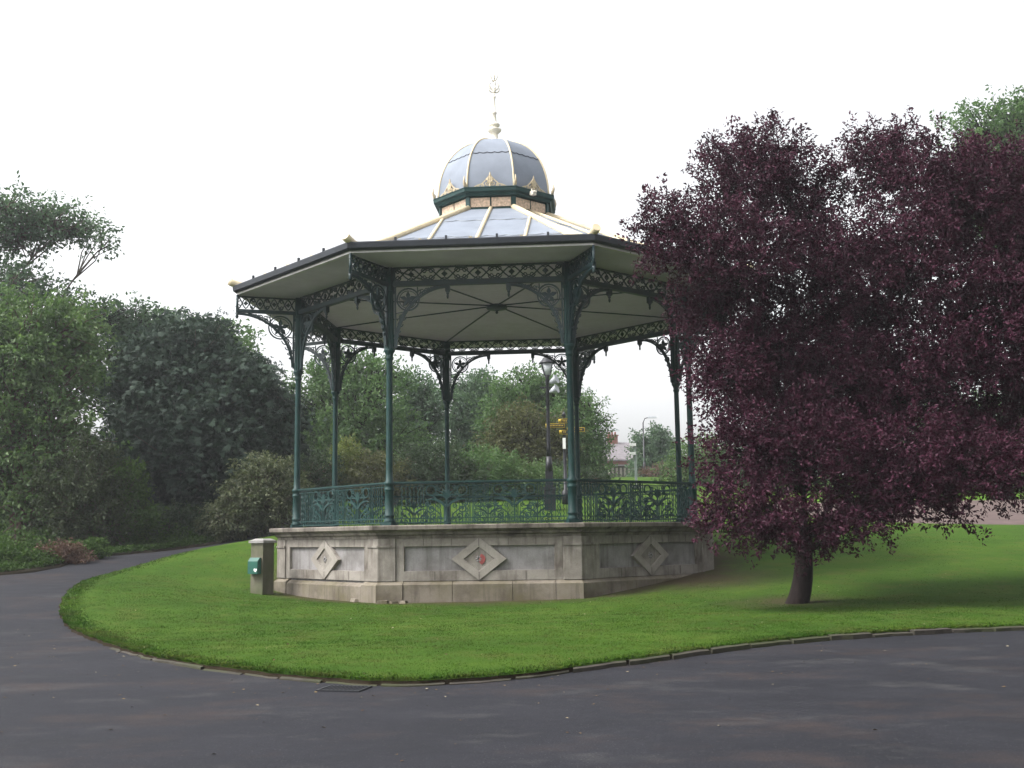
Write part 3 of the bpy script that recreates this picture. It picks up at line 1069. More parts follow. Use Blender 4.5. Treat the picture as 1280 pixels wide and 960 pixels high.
m = MB()
ck = 1 / math.cos(PI / 8)
pts = [(0, -r * ck, FZ + z + .03) for r, z in RP]
pts = [(0, -7.42, FZ + 6.50), (0, -7.34, FZ + 6.46), (0, -7.1, FZ + 6.40), (0, -6.85, FZ + 6.40)] + pts[1:]
m.sweep(pts, [.10, .10, .09, .08] + [.078] * (len(pts) - 4), 10, True)
hip_me = m.mesh('hip_roll', M['cream'])
m = MB(); m.sweep([(0, -r, FZ + z + .02) for r, z in RP], .052, 8, True)
mid_me = m.mesh('lead_roll', M['cream'])
jk = []
for s in (-1, 1):
    for xx in (1.15,):
        mm = MB()
        rr_ = [r for r in np.linspace(6.74, xx / T8 + .05, 8)]
        mm.sweep([(s * xx, -r, FZ + roof_z(r) + .02) for r in rr_], .042, 8, True)
        jk.append(mm.mesh('jack_roll', M['cream']))
m = MB()
for (r,) in ((3.1,), (5.0,)):
    w = r * T8 - .06
    n_ = int(2 * w / .42)
    pts = []
    for i in range(n_ * 6 + 1):
        q = -w + 2 * w * i / (n_ * 6)
        dz = -.05 * abs(math.sin(PI * i / 6))
        rr2 = r - dz * 1.8
        pts.append((q, -rr2, FZ + roof_z(rr2) + .012))
    m.sweep(pts, .011, 4)
seam_me = m.mesh('lead_seam', M['grey_metal'])
for k in range(8):
    link('hip_roll', hip_me, RO, rz=(k + .5) * A8)
    link('lead_roll', mid_me, RO, rz=k * A8)
    for j in jk: link('jack_roll', j, RO, rz=k * A8)
    link('lead_seam', seam_me, RO, rz=k * A8)

# drum with terracotta panels
m = MB(); octring(m, [(1.56, FZ + 8.52), (1.56, FZ + 8.63), (1.50, FZ + 8.65), (1.50, FZ + 8.99)])
DR = m.build('drum', M['iron'], BS)
pm_ = MB()
for s in (-1, 1):
    pm_.box((s * .295, -1.50, FZ + 8.82), (.545, .03, .26))
pan_me = pm_.mesh('drum_panel', M['terracotta'])
pm_ = MB(); pm_.box((0, -1.635, FZ + 8.82), (.13, .06, .34))
pil_me = pm_.mesh('drum_pilaster', M['iron'])
for k in range(8):
    link('drum_panel', pan_me, DR, rz=k * A8); link('drum_pilaster', pil_me, DR, rz=(k + .5) * A8)
m = MB(); octring(m, [(1.50, FZ + 8.98), (1.60, FZ + 8.98), (1.63, FZ + 9.05), (1.70, FZ + 9.09), (1.705, FZ + 9.17), (1.72, FZ + 9.19), (1.70, FZ + 9.21), (1.5, FZ + 9.22)])
m.build('drum_cornice', M['iron'], DR)

# dome
DP = []
for q in np.linspace(0, 1, 22):
    th = q * PI / 2
    DP.append((1.54 * math.cos(th) ** .86 + .02, 9.2 + 1.86 * math.sin(th) ** .96))
DP[-1] = (.10, DP[-1][1])
m = MB()
for k in range(8):
    a = k * A8
    nx, ny, tx_, ty_ = math.sin(a), -math.cos(a), math.cos(a), math.sin(a)
    vs, fs = [], []
    for r, z in DP:
        w = r * T8
        for j in range(5):
            q = -w + 2 * w * j / 4
            vs.append((nx * r + tx_ * q, ny * r + ty_ * q, FZ + z))
    for i in range(len(DP) - 1):
        for j in range(4):
            b = i * 5 + j
            fs.append((b, b + 1, b + 6, b + 5))
    m.add(vs, fs, True)
DO = m.build('dome', M['lead'], BS)
m = MB(); m.sweep([(0, -r * ck - .005, FZ + z + .005) for r, z in DP], .027, 8, True)
rib_me = m.mesh('dome_rib', M['cream'])
m = MB()
def dome_r(z): return float(np.interp(z, [p[1] for p in DP], [p[0] for p in DP]))
zz0 = 10.33
w = dome_r(zz0) * T8 - .02
pts = []
for i in range(31):
    q = -w + 2 * w * i / 30
    z = zz0 - .035 * abs(math.sin(PI * i / 6))
    pts.append((q, -dome_r(z) - .008, FZ + z))
m.sweep(pts, .011, 4)
dseam_me = m.mesh('dome_seam', M['gutter'])
m = MB()
fc = lambda a, b, d=0.0: (a, -1.66 - d, b + FZ + 9.2)
tri = [(-.46, .0), (-.36, .055), (-.24, .09), (-.13, .19), (-.06, .27), (0, .36), (.06, .27), (.13, .19), (.24, .09), (.36, .055), (.46, .0)]
m.sweep([fc(*p) for p in tri], .02, 4)
for s in (-1, 1):
    for (cx, cz, r) in ((.08, .10, .075), (.21, .05, .05), (.33, .03, .03)):
        m.sweep([fc(*p) for p in spiral(s * cx, cz, r, PI / 2, 1.4, 18, .2, s)], .017, 4)
flower(m, fc, 0, .20, .12, 5, .02)
m.sweep([fc(0, .0), fc(0, .34), fc(0, .43)], [.03, .03, .008], 5)
crest_me = m.mesh('cresting', M['tan'])
m = MB()
m.sweep([(0, -1.80, FZ + 9.2), (0, -1.82, FZ + 9.3), (0, -1.86, FZ + 9.38), (0, -1.84, FZ + 9.52)], [.035, .048, .03, .01], 6, True)
acro_me = m.mesh('corner_spike', M['tan'])
for k in range(8):
    link('dome_rib', rib_me, DO, rz=(k + .5) * A8)
    link('dome_seam', dseam_me, DO, rz=k * A8)
    link('cresting', crest_me, DO, rz=k * A8)
    link('corner_spike', acro_me, DO, rz=(k + .5) * A8)
m = MB()
m.lathe([(.20, 11.0), (.20, 11.05), (.17, 11.08), (.12, 11.12), (.10, 11.24), (.10, 11.32), (.14, 11.36), (.20, 11.42), (.205, 11.46), (.12, 11.50), (.09, 11.54), (.155, 11.57), (.16, 11.62), (.09, 11.65), (.065, 11.72), (.05, 11.93),
         (.075, 11.95), (.075, 11.98), (.04, 12.0), (.028, 12.4), (.05, 12.43), (.05, 12.47), (.024, 12.5), (.018, 12.9), (.012, 13.1), (.004, 13.36)], 14, (0, 0, FZ))
FI = m.build('finial', M['cream_pale'], BS)
m = MB()
for q in range(4):
    a = q * PI / 2 + .3
    d_ = (math.cos(a), math.sin(a))
    for (pp, rr_) in (([(0, 12.62), (.10, 12.72), (.15, 12.82), (.12, 12.88), (.08, 12.85)], .016), ([(0, 12.60), (.09, 12.60), (.15, 12.66), (.16, 12.74)], .016), ([(0, 12.9), (.05, 12.98), (.10, 13.08), (.09, 13.2)], .014)):
        m.sweep([(d_[0] * u, d_[1] * u, FZ + z) for u, z in pp], [rr_, rr_ * 1.5, rr_ * 1.4, rr_, rr_ * .4][:len(pp)], 5, True)
m.lathe([(.02, -.05), (.055, 0), (.02, .06)], 10, (0, 0, FZ + 12.62))
m.build('weathervane_leaf', M['cream_pale'], FI)
# small floodlight clamped on the drum cornice
m = MB(); m.box((1.16, -1.36, FZ + 9.07), (.13, .13, .11), .78); m.box((1.12, -1.30, FZ + 9.16), (.04, .04, .12)); m.lathe([(.05, 0), (.075, .06)], 8, (1.20, -1.40, FZ + 9.06))
m.build('floodlight', M['cream_pale'], DR)

# ------------------------------------------------------------------ stone service pillar with a green box
px_, py_ = -6.33, 28.05
SP = empty('stone_pillar', (px_, py_, hz(px_, py_)), rad(-30))
tag(SP, 'short mossy stone pillar with green metal box, beside the left end of the bandstand plinth', 'pillar')
pz = 1.50 - hz(px_, py_)
m = MB(); m.box((0, 0, pz / 2 - .2), (.40, .40, pz + .4 - .02)); m.build('shaft', M['pier_stone'], SP)
m = MB(); m.box((0, 0, pz + .02), (.49, .49, .06)); m.box((0, 0, pz + .075), (.46, .46, .05), 0, .55); m.build('cap', M['cap_stone'], SP)
m = MB()
prof = [(-.21, -.23), (-.21 - .13, -.23), (-.21 - .13, .08), (-.21 - .05, .17), (-.21, .17)]
zc = .96 - hz(px_, py_)
vs = [(-.17, y, zc + z) for y, z in prof] + [(.15, y, zc + z) for y, z in prof]
m.add(vs, [(0, 1, 2, 3, 4), (9, 8, 7, 6, 5)] + [(i, (i + 1) % 5, 5 + (i + 1) % 5, 5 + i) for i in range(5)])
GB = m.build('green_box', M['green_box'], SP)
m = MB()
hp = [(0, -.045), (.05, .0), (.05, .03), (.025, .045), (0, .025), (-.025, .045), (-.05, .03), (-.05, 0)]
m.prism(hp, lambda a, b, d: (.085 + a, -.34 - d, zc - .14 + b), -.001, .006)
m.build('white_sticker', M['white'], GB)

# loose rubble at the broken foot of the plinth
for i, (px2, py2, s) in enumerate(((478, 760, .16), (492, 761, .11), (504, 760, .13), (446, 757, .18))):
    Y = 25.3 if i < 3 else 26.1
    p = at(px2, py2, Y)
    zz = hz(p[0], p[1]) + .10
    m = MB()
    vs = []
    r_ = random.Random(i)
    for (a, b, c) in ((-1, -1, -1), (1, -1, -1), (1, 1, -1), (-1, 1, -1), (-.8, -.8, .6), (.8, -.7, .5), (.7, .8, .7), (-.8, .7, .5)):
        vs.append((a * s * r_.uniform(.7, 1.1), b * s * .7 * r_.uniform(.7, 1.1), c * s * .5 * r_.uniform(.7, 1.1)))
    m.add(vs, [(3, 2, 1, 0), (4, 5, 6, 7), (0, 1, 5, 4), (1, 2, 6, 5), (2, 3, 7, 6), (3, 0, 4, 7)])
    o = m.build('rubble_stone', M['stone_base'], None, (p[0], p[1], zz), i * .7)
    tag(o, ['broken stone lump at the foot of the plinth, leftmost of three', 'smallest broken stone lump at the foot of the plinth, middle of three',
            'broken stone lump at the foot of the plinth, rightmost of three', 'squared stone block propping the damaged plinth corner'][i], 'stone', 'rubble at the foot of the plinth')

# drain grate
p = at(430, 858, 12.05)
DG = empty('drain_grate', (-1.83, 12.05, hz(-1.83, 12.05) + .004), rad(-14))
tag(DG, 'rusty iron drain grate set in the tarmac beside the lawn kerb', 'drain grate')
m = MB()
for s in (-1, 1):
    m.box((s * .23, 0, .006), (.03, .36, .012)); m.box((0, s * .18, .006), (.49, .03, .0121))
m.build('frame', M['black_iron'], DG)
m = MB()
for i in range(9): m.box((-.18 + i * .045, 0, .005), (.018, .33, .010))
m.build('bars', M['black_iron'], DG)
m = MB(); m.box((0, 0, .0008), (.44, .34, .0012)); m.build('pit', M['black_iron'], DG)

# ------------------------------------------------------------------ street furniture behind
b = at(687, 620, 44); bz = hz(b[0], 44)
LP = empty('lamp_post', (b[0], 44, bz)); tag(LP, 'black park lamp post with glazed lantern seen between the bandstand columns', 'lamp post')
top = at(687, 446, 44)[2] - bz
gl = at(687, 469, 44)[2] - bz
m = MB(); m.box((0, 0, .45), (.42, .42, .9)); m.box((0, 0, .94), (.50, .50, .1)); m.box((0, 0, 1.3), (.3, .3, .62)); m.lathe([(.16, 1.58), (.13, 1.9), (.10, 2.2)], 12); m.build('pedestal', M['black_iron'], LP)
m = MB(); m.lathe([(.10, 2.2), (.075, 2.6), (.065, gl - .3), (.10, gl - .25), (.06, gl - .1), (.13, gl)], 12); m.box((0, 0, gl - .5), (.6, .05, .05)); m.build('pole', M['black_iron'], LP)
m = MB(); m.lathe([(.15, gl), (.30, gl + .48)], 4, phase=PI / 4); LN = m.build('lantern', M['glass'], LP)
m = MB()
for q in range(4):
    a = PI / 4 + q * PI / 2
    m.sweep([(.16 * math.cos(a), .16 * math.sin(a), gl), (.31 * math.cos(a), .31 * math.sin(a), gl + .48)], .022, 4)
m.lathe([(.36, gl + .48), (.33, gl + .52), (.22, gl + .62), (.18, gl + .70), (.05, top + .02), (.02, top + .12)], 8, phase=PI / 8)
m.build('lantern_frame', M['black_iron'], LN)
for yy in (478, 490):
    zf = at(692, yy, 44)[2] - bz
    m = MB(); m.sweep([(.08, 0, zf), (.38, -.15, zf + .12)], [.05, .19], 10, True); m.sweep([(.0, 0, zf), (.1, 0, zf)], .03, 6)
    m.build('loudspeaker', M['grey_metal'], LP)

b = at(707, 620, 47); bz = hz(b[0], 47)
SG = empty('finger_signpost', (b[0], 47, bz)); tag(SG, 'black finger signpost with yellow edged arms behind the bandstand', 'signpost')
z5 = at(707, 520, 47)[2] - bz
m = MB(); m.lathe([(.16, 0), (.16, .6), (.075, .7), (.06, z5), (.09, z5 + .03), (.02, z5 + .2)], 10); m.build('post', M['black_iron'], SG)
for (xa, xb, yy) in ((685, 706, 532), (709, 731, 537), (701, 711, 526), (702, 711, 540)):
    pa, pb = at(xa, yy, 46.8), at(xb, yy, 46.8)
    za = pa[2] - bz
    xa_, xb_ = pa[0] - b[0], pb[0] - b[0]
    m = MB(); m.box(((xa_ + xb_) / 2, -.10, za), (xb_ - xa_, .05, .19)); m.sweep([(xa_, -.10, za), (xa_ - .1 if xb_ < .2 else xa_, -.10, za)], .09, 8)
    fg = m.build('finger_arm', M['yellow'], SG)
    m = MB(); m.box(((xa_ + xb_) / 2, -.135, za), (xb_ - xa_ - .06, .012, .135)); m.build('arm_face', M['black_iron'], fg)
    m = MB()
    xx = xa_ + .08
    while xx < xb_ - .1:
        m.box((xx + .02, -.146, za), (.035, .008, .06)); xx += .065
    m.build('lettering_strip', M['yellow'], fg)
zw = at(707, 556, 47)[2] - bz
m = MB(); m.box((-.02, -.12, zw + .05), (.12, .10, .46)); m.build('white_notice', M['white'], SG)


def street_light(label, pxp, pyb, pxh, pyh, Y, cat='street light'):
    b = at(pxp, pyb, Y); zb = hz(b[0], Y)
    o = empty('street_light', (b[0], Y, zb)); tag(o, label, cat, 'street lights beyond the park')
    hd = at(pxh, pyh, Y); zt_ = hd[2] - zb; dx = hd[0] - b[0]
    m = MB(); m.lathe([(.12, 0), (.12, 1.2), (.07, 1.3), (.05, zt_ - .4)], 10); m.sweep([(0, 0, zt_ - .45), (dx * .2, 0, zt_ - .1), (dx * .7, 0, zt_)], .035, 6, True); m.build('pole', M['black_iron'], o)
    m = MB(); m.box((dx, 0, zt_), (.75, .28, .13), 0, .7); m.build('lamp_head', M['grey_metal'], o)


street_light('black street light pole in front of the brick house beyond the bandstand', 758, 600, 768, 537.5, 80)
street_light('grey street light head showing over the round tree right of the brick house', 806, 600, 815, 521.5, 86)

b = at(795, 598, 62); bz = hz(b[0], 62)
CP_ = empty('camera_pole', (b[0], 62, bz)); tag(CP_, 'pale green pole carrying two small white boxes on the far lawn', 'camera pole')
zt_ = at(792, 555, 62)[2] - bz
m = MB(); m.lathe([(.4, -.1), (.4, .12), (.08, .2), (.055, zt_)], 10); m.build('pole', M['pole_green'], CP_)
for i, yy in enumerate((556, 567)):
    z = at(792, yy, 62)[2] - bz
    m = MB(); m.box((-.12, -.05, z), (.24 if i else .32, .2, .15)); m.box((-.27, -.06, z + .02), (.09, .1, .1)); m.build('camera_box', M['white'], CP_)

# brick house far behind
HX = at(770, 590, 112)[0]
HO = empty('brick_house', (HX, 112, hz(HX, 112)), rad(12)); bz = hz(HX, 112)
tag(HO, 'red brick house with slate roof and timbered gable seen beyond the bandstand', 'house')
ez = at(776, 576, 112)[2] - bz; rz_ = at(776, 553, 112)[2] - bz
m = MB(); m.box((1.5, 0, ez / 2 - .3), (9.0, 8, ez + .6))
gx = -3.0
m.add([(gx, -4, ez), (gx, 4, ez), (gx, 0, rz_ - .1), (gx + 9, -4, ez), (gx + 9, 4, ez), (gx + 9, 0, rz_ - .1)], [(0, 1, 2), (5, 4, 3)])
m.build('wall', M['brick'], HO)
m = MB()
for s in (-1, 1):
    m.add([(gx - .3, s * 4.3, ez - .15), (gx + 9.3, s * 4.3, ez - .15), (gx + 9.3, 0, rz_), (gx - .3, 0, rz_), (gx - .3, s * 4.3, ez - .3), (gx + 9.3, s * 4.3, ez - .3), (gx + 9.3, 0, rz_ - .18), (gx - .3, 0, rz_ - .18)],
          [(0, 1, 2, 3), (7, 6, 5, 4), (0, 4, 5, 1), (0, 3, 7, 4), (1, 5, 6, 2)])
HR = m.build('roof', M['slate'], HO)
m = MB(); m.add([(gx + .65, -4.34, ez - .1), (gx + .95, -4.34, ez - .1), (gx + .95, -.04, rz_ + .06), (gx + .65, -.04, rz_ + .06), (gx + .65, -4.34, ez - .3), (gx + .95, -4.34, ez - .3), (gx + .95, -.04, rz_ - .1), (gx + .65, -.04, rz_ - .1)], [(0, 1, 2, 3), (7, 6, 5, 4), (0, 4, 5, 1), (0, 3, 7, 4), (1, 5, 6, 2)]); m.build('verge', M['render_white'], HR)
m = MB(); m.box((-.3, 0, rz_ + .15), (.95, .7, 1.1)); m.box((-.3, 0, rz_ + .70), (1.1, .82, .12)); CH = m.build('chimney', M['brick'], HR)
for q in (-.62, -.3, .02):
    m = MB(); m.lathe([(.11, rz_ + .76), (.09, rz_ + 1.08)], 8, (q, 0, 0)); m.build('chimney_pot', M['brick'], CH)
m = MB(); m.box((-.9, -4.9, ez - 2.2), (3.0, 1.7, 2.6)); BY = m.build('bay', M['render_white'], HO)
m = MB()
for i in range(8): m.box((-2.32 + i * .405, -5.78, ez - 1.45), (.16, .06, .95))
m.box((-.9, -5.79, ez - .95), (3.1, .06, .2)); m.box((-.9, -5.79, ez - 2.0), (3.1, .06, .2)); m.box((-.9, -5.785, ez - 3.1), (3.1, .05, .8)); m.build('timber_framing', M['timber'], BY)
m = MB(); m.box((-.9, -5.78, ez - 2.4), (2.4, .05, .55)); m.build('window', M['window_glass'], BY)
m = MB(); m.box((-.9, -4.95, ez - .82), (3.3, 2.0, .12)); m.build('bay_roof', M['slate'], BY)

# ------------------------------------------------------------------ trees and shrubs
PU = [(815, 286, 30, 16, 21.3, .7), (850, 290, 62, 50, 21.5, .8), (925, 225, 55, 48, 22), (965, 185, 42, 30, 22.3, .8), (1000, 250, 55, 60, 23), (1092, 205, 50, 42, 23), (1120, 175, 28, 22, 23, .7), (1190, 235, 80, 65, 22), (1275, 270, 85, 90, 21.5),
      (925, 315, 75, 55, 21.2), (1030, 340, 75, 60, 22), (1130, 330, 95, 75, 22), (1240, 400, 95, 95, 21.5), (885, 385, 40, 50, 22.5), (905, 470, 45, 50, 21.4), (985, 430, 55, 45, 22.4), (940, 425, 40, 40, 21.8, .8), (985, 505, 50, 36, 21.6), (960, 470, 55, 45, 23.2), (1060, 410, 60, 45, 23.4), (1085, 500, 70, 40, 23.2), (935, 380, 40, 30, 22.8), (1050, 470, 70, 60, 22),
      (1150, 470, 95, 80, 22), (925, 555, 50, 45, 20.8), (1010, 560, 70, 50, 20.8), (1110, 570, 85, 50, 20.8), (1210, 580, 70, 42, 20.5), (935, 635, 52, 38, 20.3), (1000, 655, 45, 30, 20.2), (1055, 660, 34, 20, 20.4, .8), (1240, 560, 80, 60, 22),
      (1195, 645, 16, 14, 20.4, .6), (1160, 625, 45, 16, 20.4, .6), (1330, 420, 80, 150, 22), (1400, 330, 100, 110, 22.5), (1420, 480, 100, 90, 22), (1080, 640, 50, 24, 20.6, .9), (1010, 690, 26, 14, 20.5, .5), (1140, 605, 60, 30, 20.7), (1120, 620, 60, 18, 21, .6), (895, 660, 20, 22, 20.4, .7)]
tree('purple_plum_tree', 'broad purple leaved tree standing on the lawn in front of the bandstand right side', 'tree', (5.45, 22.0), PU, 380000, .086, LM['purple'], M['bark_dark'], .23,
     sprig=.46, wid=.48, droop=.15, per=30, spread=.075, twig=.005, lean=(.3, -.1, 1.35), up=.4, upb=.3, shell=.5)

CHN = [(240, 445, 58, 34, 44), (200, 490, 55, 46, 43.5), (285, 492, 50, 42, 43.5), (185, 565, 40, 55, 43), (240, 560, 80, 60, 42.8), (320, 540, 46, 42, 44.5), (255, 635, 60, 36, 43.5), (170, 625, 40, 40, 43.5), (322, 482, 24, 18, 45, .5), (228, 420, 32, 14, 44.5, .6), (352, 515, 18, 22, 45, .4)]
tree('horse_chestnut_tree', 'dark blue-green horse chestnut with drooping palmate leaves left of the bandstand', 'tree', (-12.0, 45.5), CHN, 40000, .20, LM['chestnut'], M['bark'], .35, palm=True, sprig=1.0, per=14, spread=.3,
     droop=.5, upb=.9, shell=.36, up=.1, twig=.02)
tree('tall_open_tree', 'tall open tree with bare spreading branches at the far left', 'tree', (-19.5, 44), [(45, 270, 50, 9, 45), (98, 290, 38, 8, 45), (132, 304, 14, 5, 45, 1.3), (60, 305, 22, 6, 45), (18, 302, 30, 9, 45), (10, 258, 38, 8, 44), (-40, 280, 60, 30, 45), (20, 352, 40, 12, 44.5), (75, 375, 26, 9, 44.5), (-10, 385, 50, 22, 44), (70, 280, 40, 12, 44.6), (25, 285, 40, 12, 44.6)],
     12000, .20, LM['bluegreen'], M['bark'], .36, sprig=.9, per=22, spread=.28, twig=.022, shell=.6, fork=.62)
tree('leaning_olive_tree', 'yellowish green leaning tree with hanging foliage at the left edge', 'tree', (-16.2, 36.5), [(50, 420, 70, 42, 38), (85, 408, 34, 28, 38.5), (10, 460, 70, 60, 37.5), (60, 490, 45, 45, 37.5), (15, 540, 60, 45, 37), (85, 455, 30, 30, 38), (60, 545, 55, 34, 37), (-40, 440, 60, 80, 38), (10, 600, 45, 40, 37, .8), (65, 605, 40, 34, 36.8, .8), (35, 640, 40, 26, 36.6, .6)],
     36000, .19, LM['olive'], M['bark_red'], .30, sprig=.9, per=24, spread=.22, droop=.5, twig=.018)
tree('slender_tree', 'thin crowned tree showing branches against the sky beside the chestnut', 'tree', (-15.5, 47), [(130, 398, 50, 14, 47), (105, 420, 35, 30, 47, .7), (170, 405, 36, 16, 47.5), (150, 450, 30, 40, 47, .6), (120, 480, 25, 30, 47, .5), (180, 430, 35, 30, 48)],
     9000, .19, LM['bluegreen'], M['bark_dark'], .24, sprig=.9, per=20, spread=.25, twig=.022)
tree('rounded_background_tree', 'paler rounded tree top rising behind the chestnut', 'tree', (-14, 55), [(210, 420, 50, 16, 55), (260, 430, 50, 22, 55), (285, 452, 32, 18, 56), (330, 520, 40, 26, 56), (265, 470, 45, 45, 55)], 16000, .24, LM['green'], M['bark'], .3, sprig=1.0, per=22, spread=.28, twig=.02)
tree('variegated_shrub', 'pale variegated shrub beside the path just left of the bandstand', 'shrub', (-8.9, 40.2), [(335, 600, 38, 28, 39.6), (345, 640, 40, 28, 39.4), (300, 640, 32, 22, 39), (285, 655, 32, 14, 38.8), (320, 620, 36, 26, 39.4)], 13000, .15, LM['pale'], M['bark'], .07,
     sprig=.5, per=22, spread=.13, shell=.4, upb=1.3, droop=.35, up=.15, parts=('stem', 'foliage'))
UND = [('shaded_shrub', 'dark shrub under the leaning tree at the left edge', (-18.5, 39.5), [(15, 600, 60, 45, 39.5), (60, 655, 60, 26, 39)], 'dark', 14000, .15),
       ('shaded_shrub', 'dull green shrub between the leaning tree and the chestnut', (-14.4, 36), [(105, 590, 45, 40, 36.5), (90, 630, 45, 40, 36), (120, 650, 35, 30, 36)], 'dull', 14000, .14),
       ('shaded_shrub', 'yellow-green shrub at the foot of the chestnut beside the path', (-12.9, 36.8), [(150, 620, 30, 40, 37), (140, 665, 30, 22, 36.5), (165, 650, 28, 30, 37)], 'lowgreen', 9000, .13),
       ('shaded_shrub', 'black-green shrub deep under the chestnut branches', (-11.2, 40.5), [(215, 660, 60, 24, 40), (265, 665, 50, 18, 40)], 'dark', 10000, .15)]
for nm, lb, bs_, lobes, mt, n_, sz in UND:
    tree(nm, lb, 'shrub', bs_, lobes, n_, sz, LM[mt], M['bark_red'], .06, 'shrubs under the left trees', sprig=.5, per=22, spread=.14, parts=('stem', 'foliage'), fork=.5, twig=.008)
tree('bramble_bush', 'reddish brown bramble clump at the edge of the left path', 'bush', (-12.7, 31.8), [(80, 697, 26, 11, 31.9), (60, 700, 18, 9, 31.7), (95, 702, 14, 8, 32)], 6000, .08, LM['bramble'], M['bark_red'], .03, sprig=.35, per=16, spread=.09, parts=('stem', 'foliage'), twig=.006)
for i, (x, y, w_) in enumerate(((12, 704, 22), (40, 708, 16), (110, 692, 16))):
    Y = (30.6, 30.9, 33)[i]
    p = at(x, y, Y)
    tree('leafy_plant', ['bright leafy plant at the path edge by the left border of the view', 'low leafy plant beside the reddish bramble clump', 'small green plant at the path bend right of the bramble'][i], 'plant', (p[0], Y),
         [(x, y, w_, 10, Y), (x + 8, y - 5, w_ * .7, 8, Y + .3)], 2600, .11, LM['lowgreen'], M['bark'], .02, 'leafy plants along the path', sprig=.25, per=14, spread=.08, parts=('stem', 'foliage'), twig=.005)

BK = [
    ('tall_background_tree', 'tall light green tree between the two left columns of the bandstand', 'green', (-8.2, 57), [(435, 468, 45, 24, 57), (400, 500, 38, 40, 57), (455, 510, 50, 40, 56), (420, 550, 60, 40, 56), (470, 480, 35, 28, 57.5), (380, 560, 40, 50, 57), (490, 560, 40, 40, 56)], 26000, .22),
    ('dark_background_tree', 'dark blue-green tree with uneven top right of the tall light green tree', 'bluegreen', (-4.9, 63), [(515, 490, 26, 20, 63), (535, 505, 24, 18, 63, .7), (520, 530, 24, 30, 63), (505, 560, 26, 30, 63)], 11000, .22),
    ('grey_green_tree', 'grey-green tree just right of the back middle column', 'bluegreen', (-2.5, 70), [(588, 482, 28, 14, 70), (575, 510, 32, 26, 70), (605, 520, 32, 30, 70), (580, 555, 40, 34, 70), (600, 500, 26, 20, 70)], 15000, .24),
    ('round_topped_tree', 'full green round topped tree behind the lamp post', 'green', (1.4, 66), [(660, 482, 38, 16, 66), (640, 505, 36, 24, 66), (690, 500, 36, 24, 66), (665, 520, 55, 28, 66), (640, 550, 45, 35, 66)], 18000, .22),
    ('russet_tree', 'olive brown tinged tree in front of the round topped tree', 'brown', (1.0, 59), [(655, 535, 30, 26, 59), (640, 570, 42, 34, 59), (668, 580, 34, 36, 59), (690, 560, 26, 34, 59.5, .8)], 17000, .19),
    ('drooping_tree', 'light green drooping tree at the right of the signpost', 'green', (4.4, 61), [(735, 512, 16, 16, 61), (742, 530, 14, 14, 61, .7), (728, 550, 26, 34, 61), (738, 580, 22, 28, 60.5), (710, 575, 30, 36, 60.5), (715, 530, 22, 24, 61)], 15000, .17),
    ('far_round_tree', 'dark rounded tree right of the brick house', 'bluegreen', (11.0, 88), [(816, 552, 18, 11, 88), (812, 572, 18, 20, 88), (828, 568, 16, 22, 88), (818, 588, 24, 16, 87.5)], 11000, .26),
]
for nm, lb, mt, bs_, lobes, n_, sz in BK:
    tree(nm, lb, 'tree', bs_, lobes, n_, sz, LM[mt], M['bark_dark'], .28, 'trees behind the bandstand', sprig=.9, per=22, spread=.24, twig=.02)
HG = [
    ('background_shrub', 'dark shrub seen through the leftmost bay of the railing', 'dark', (-8.9, 49), [(385, 595, 45, 34, 49), (370, 620, 45, 30, 49)], 10000),
    ('background_shrub', 'bright yellow-green shrub behind the second column from the left', 'yellow', (-7.3, 51.5), [(434, 572, 12, 16, 51.5), (430, 590, 16, 18, 51.3)], 4500),
    ('background_shrub', 'brownish green shrub left of the centre back column', 'brown', (-5.2, 51), [(470, 600, 45, 28, 51), (450, 615, 40, 20, 50.5)], 11000),
    ('background_shrub', 'dark green shrub directly behind the centre back column', 'dark', (-2.9, 52), [(540, 585, 45, 34, 52), (560, 605, 45, 24, 51.5), (520, 605, 40, 22, 51.5)], 13000),
    ('background_shrub', 'mixed green shrub right of the centre back column', 'green', (-.9, 53), [(605, 590, 40, 26, 53), (620, 608, 40, 18, 52.5)], 9000),
    ('background_shrub', 'olive shrub at the foot of the lamp post', 'olive', (1.2, 53.5), [(660, 600, 35, 18, 53.5), (690, 605, 30, 14, 53)], 8000),
    ('background_shrub', 'dark shrub below the drooping tree', 'dark', (3.0, 56), [(730, 602, 34, 10, 56), (708, 600, 24, 16, 56)], 6000),
    ('background_shrub', 'dull red shrub in front of the far round tree', 'bramble', (10.6, 84), [(822, 592, 18, 8, 84), (838, 594, 14, 9, 84)], 3000),
    ('background_shrub', 'dark shrub hiding the foot of the brick house', 'dark', (7.6, 95), [(770, 606, 18, 6, 95), (790, 602, 14, 8, 95)], 3500),
]
for nm, lb, mt, bs_, lobes, n_ in HG:
    tree(nm, lb, 'shrub', bs_, lobes, n_, .15, LM[mt], M['bark_red'], .06, 'shrubs behind the bandstand', sprig=.55, per=22, spread=.16, parts=('stem', 'foliage'), fork=.5, twig=.01)
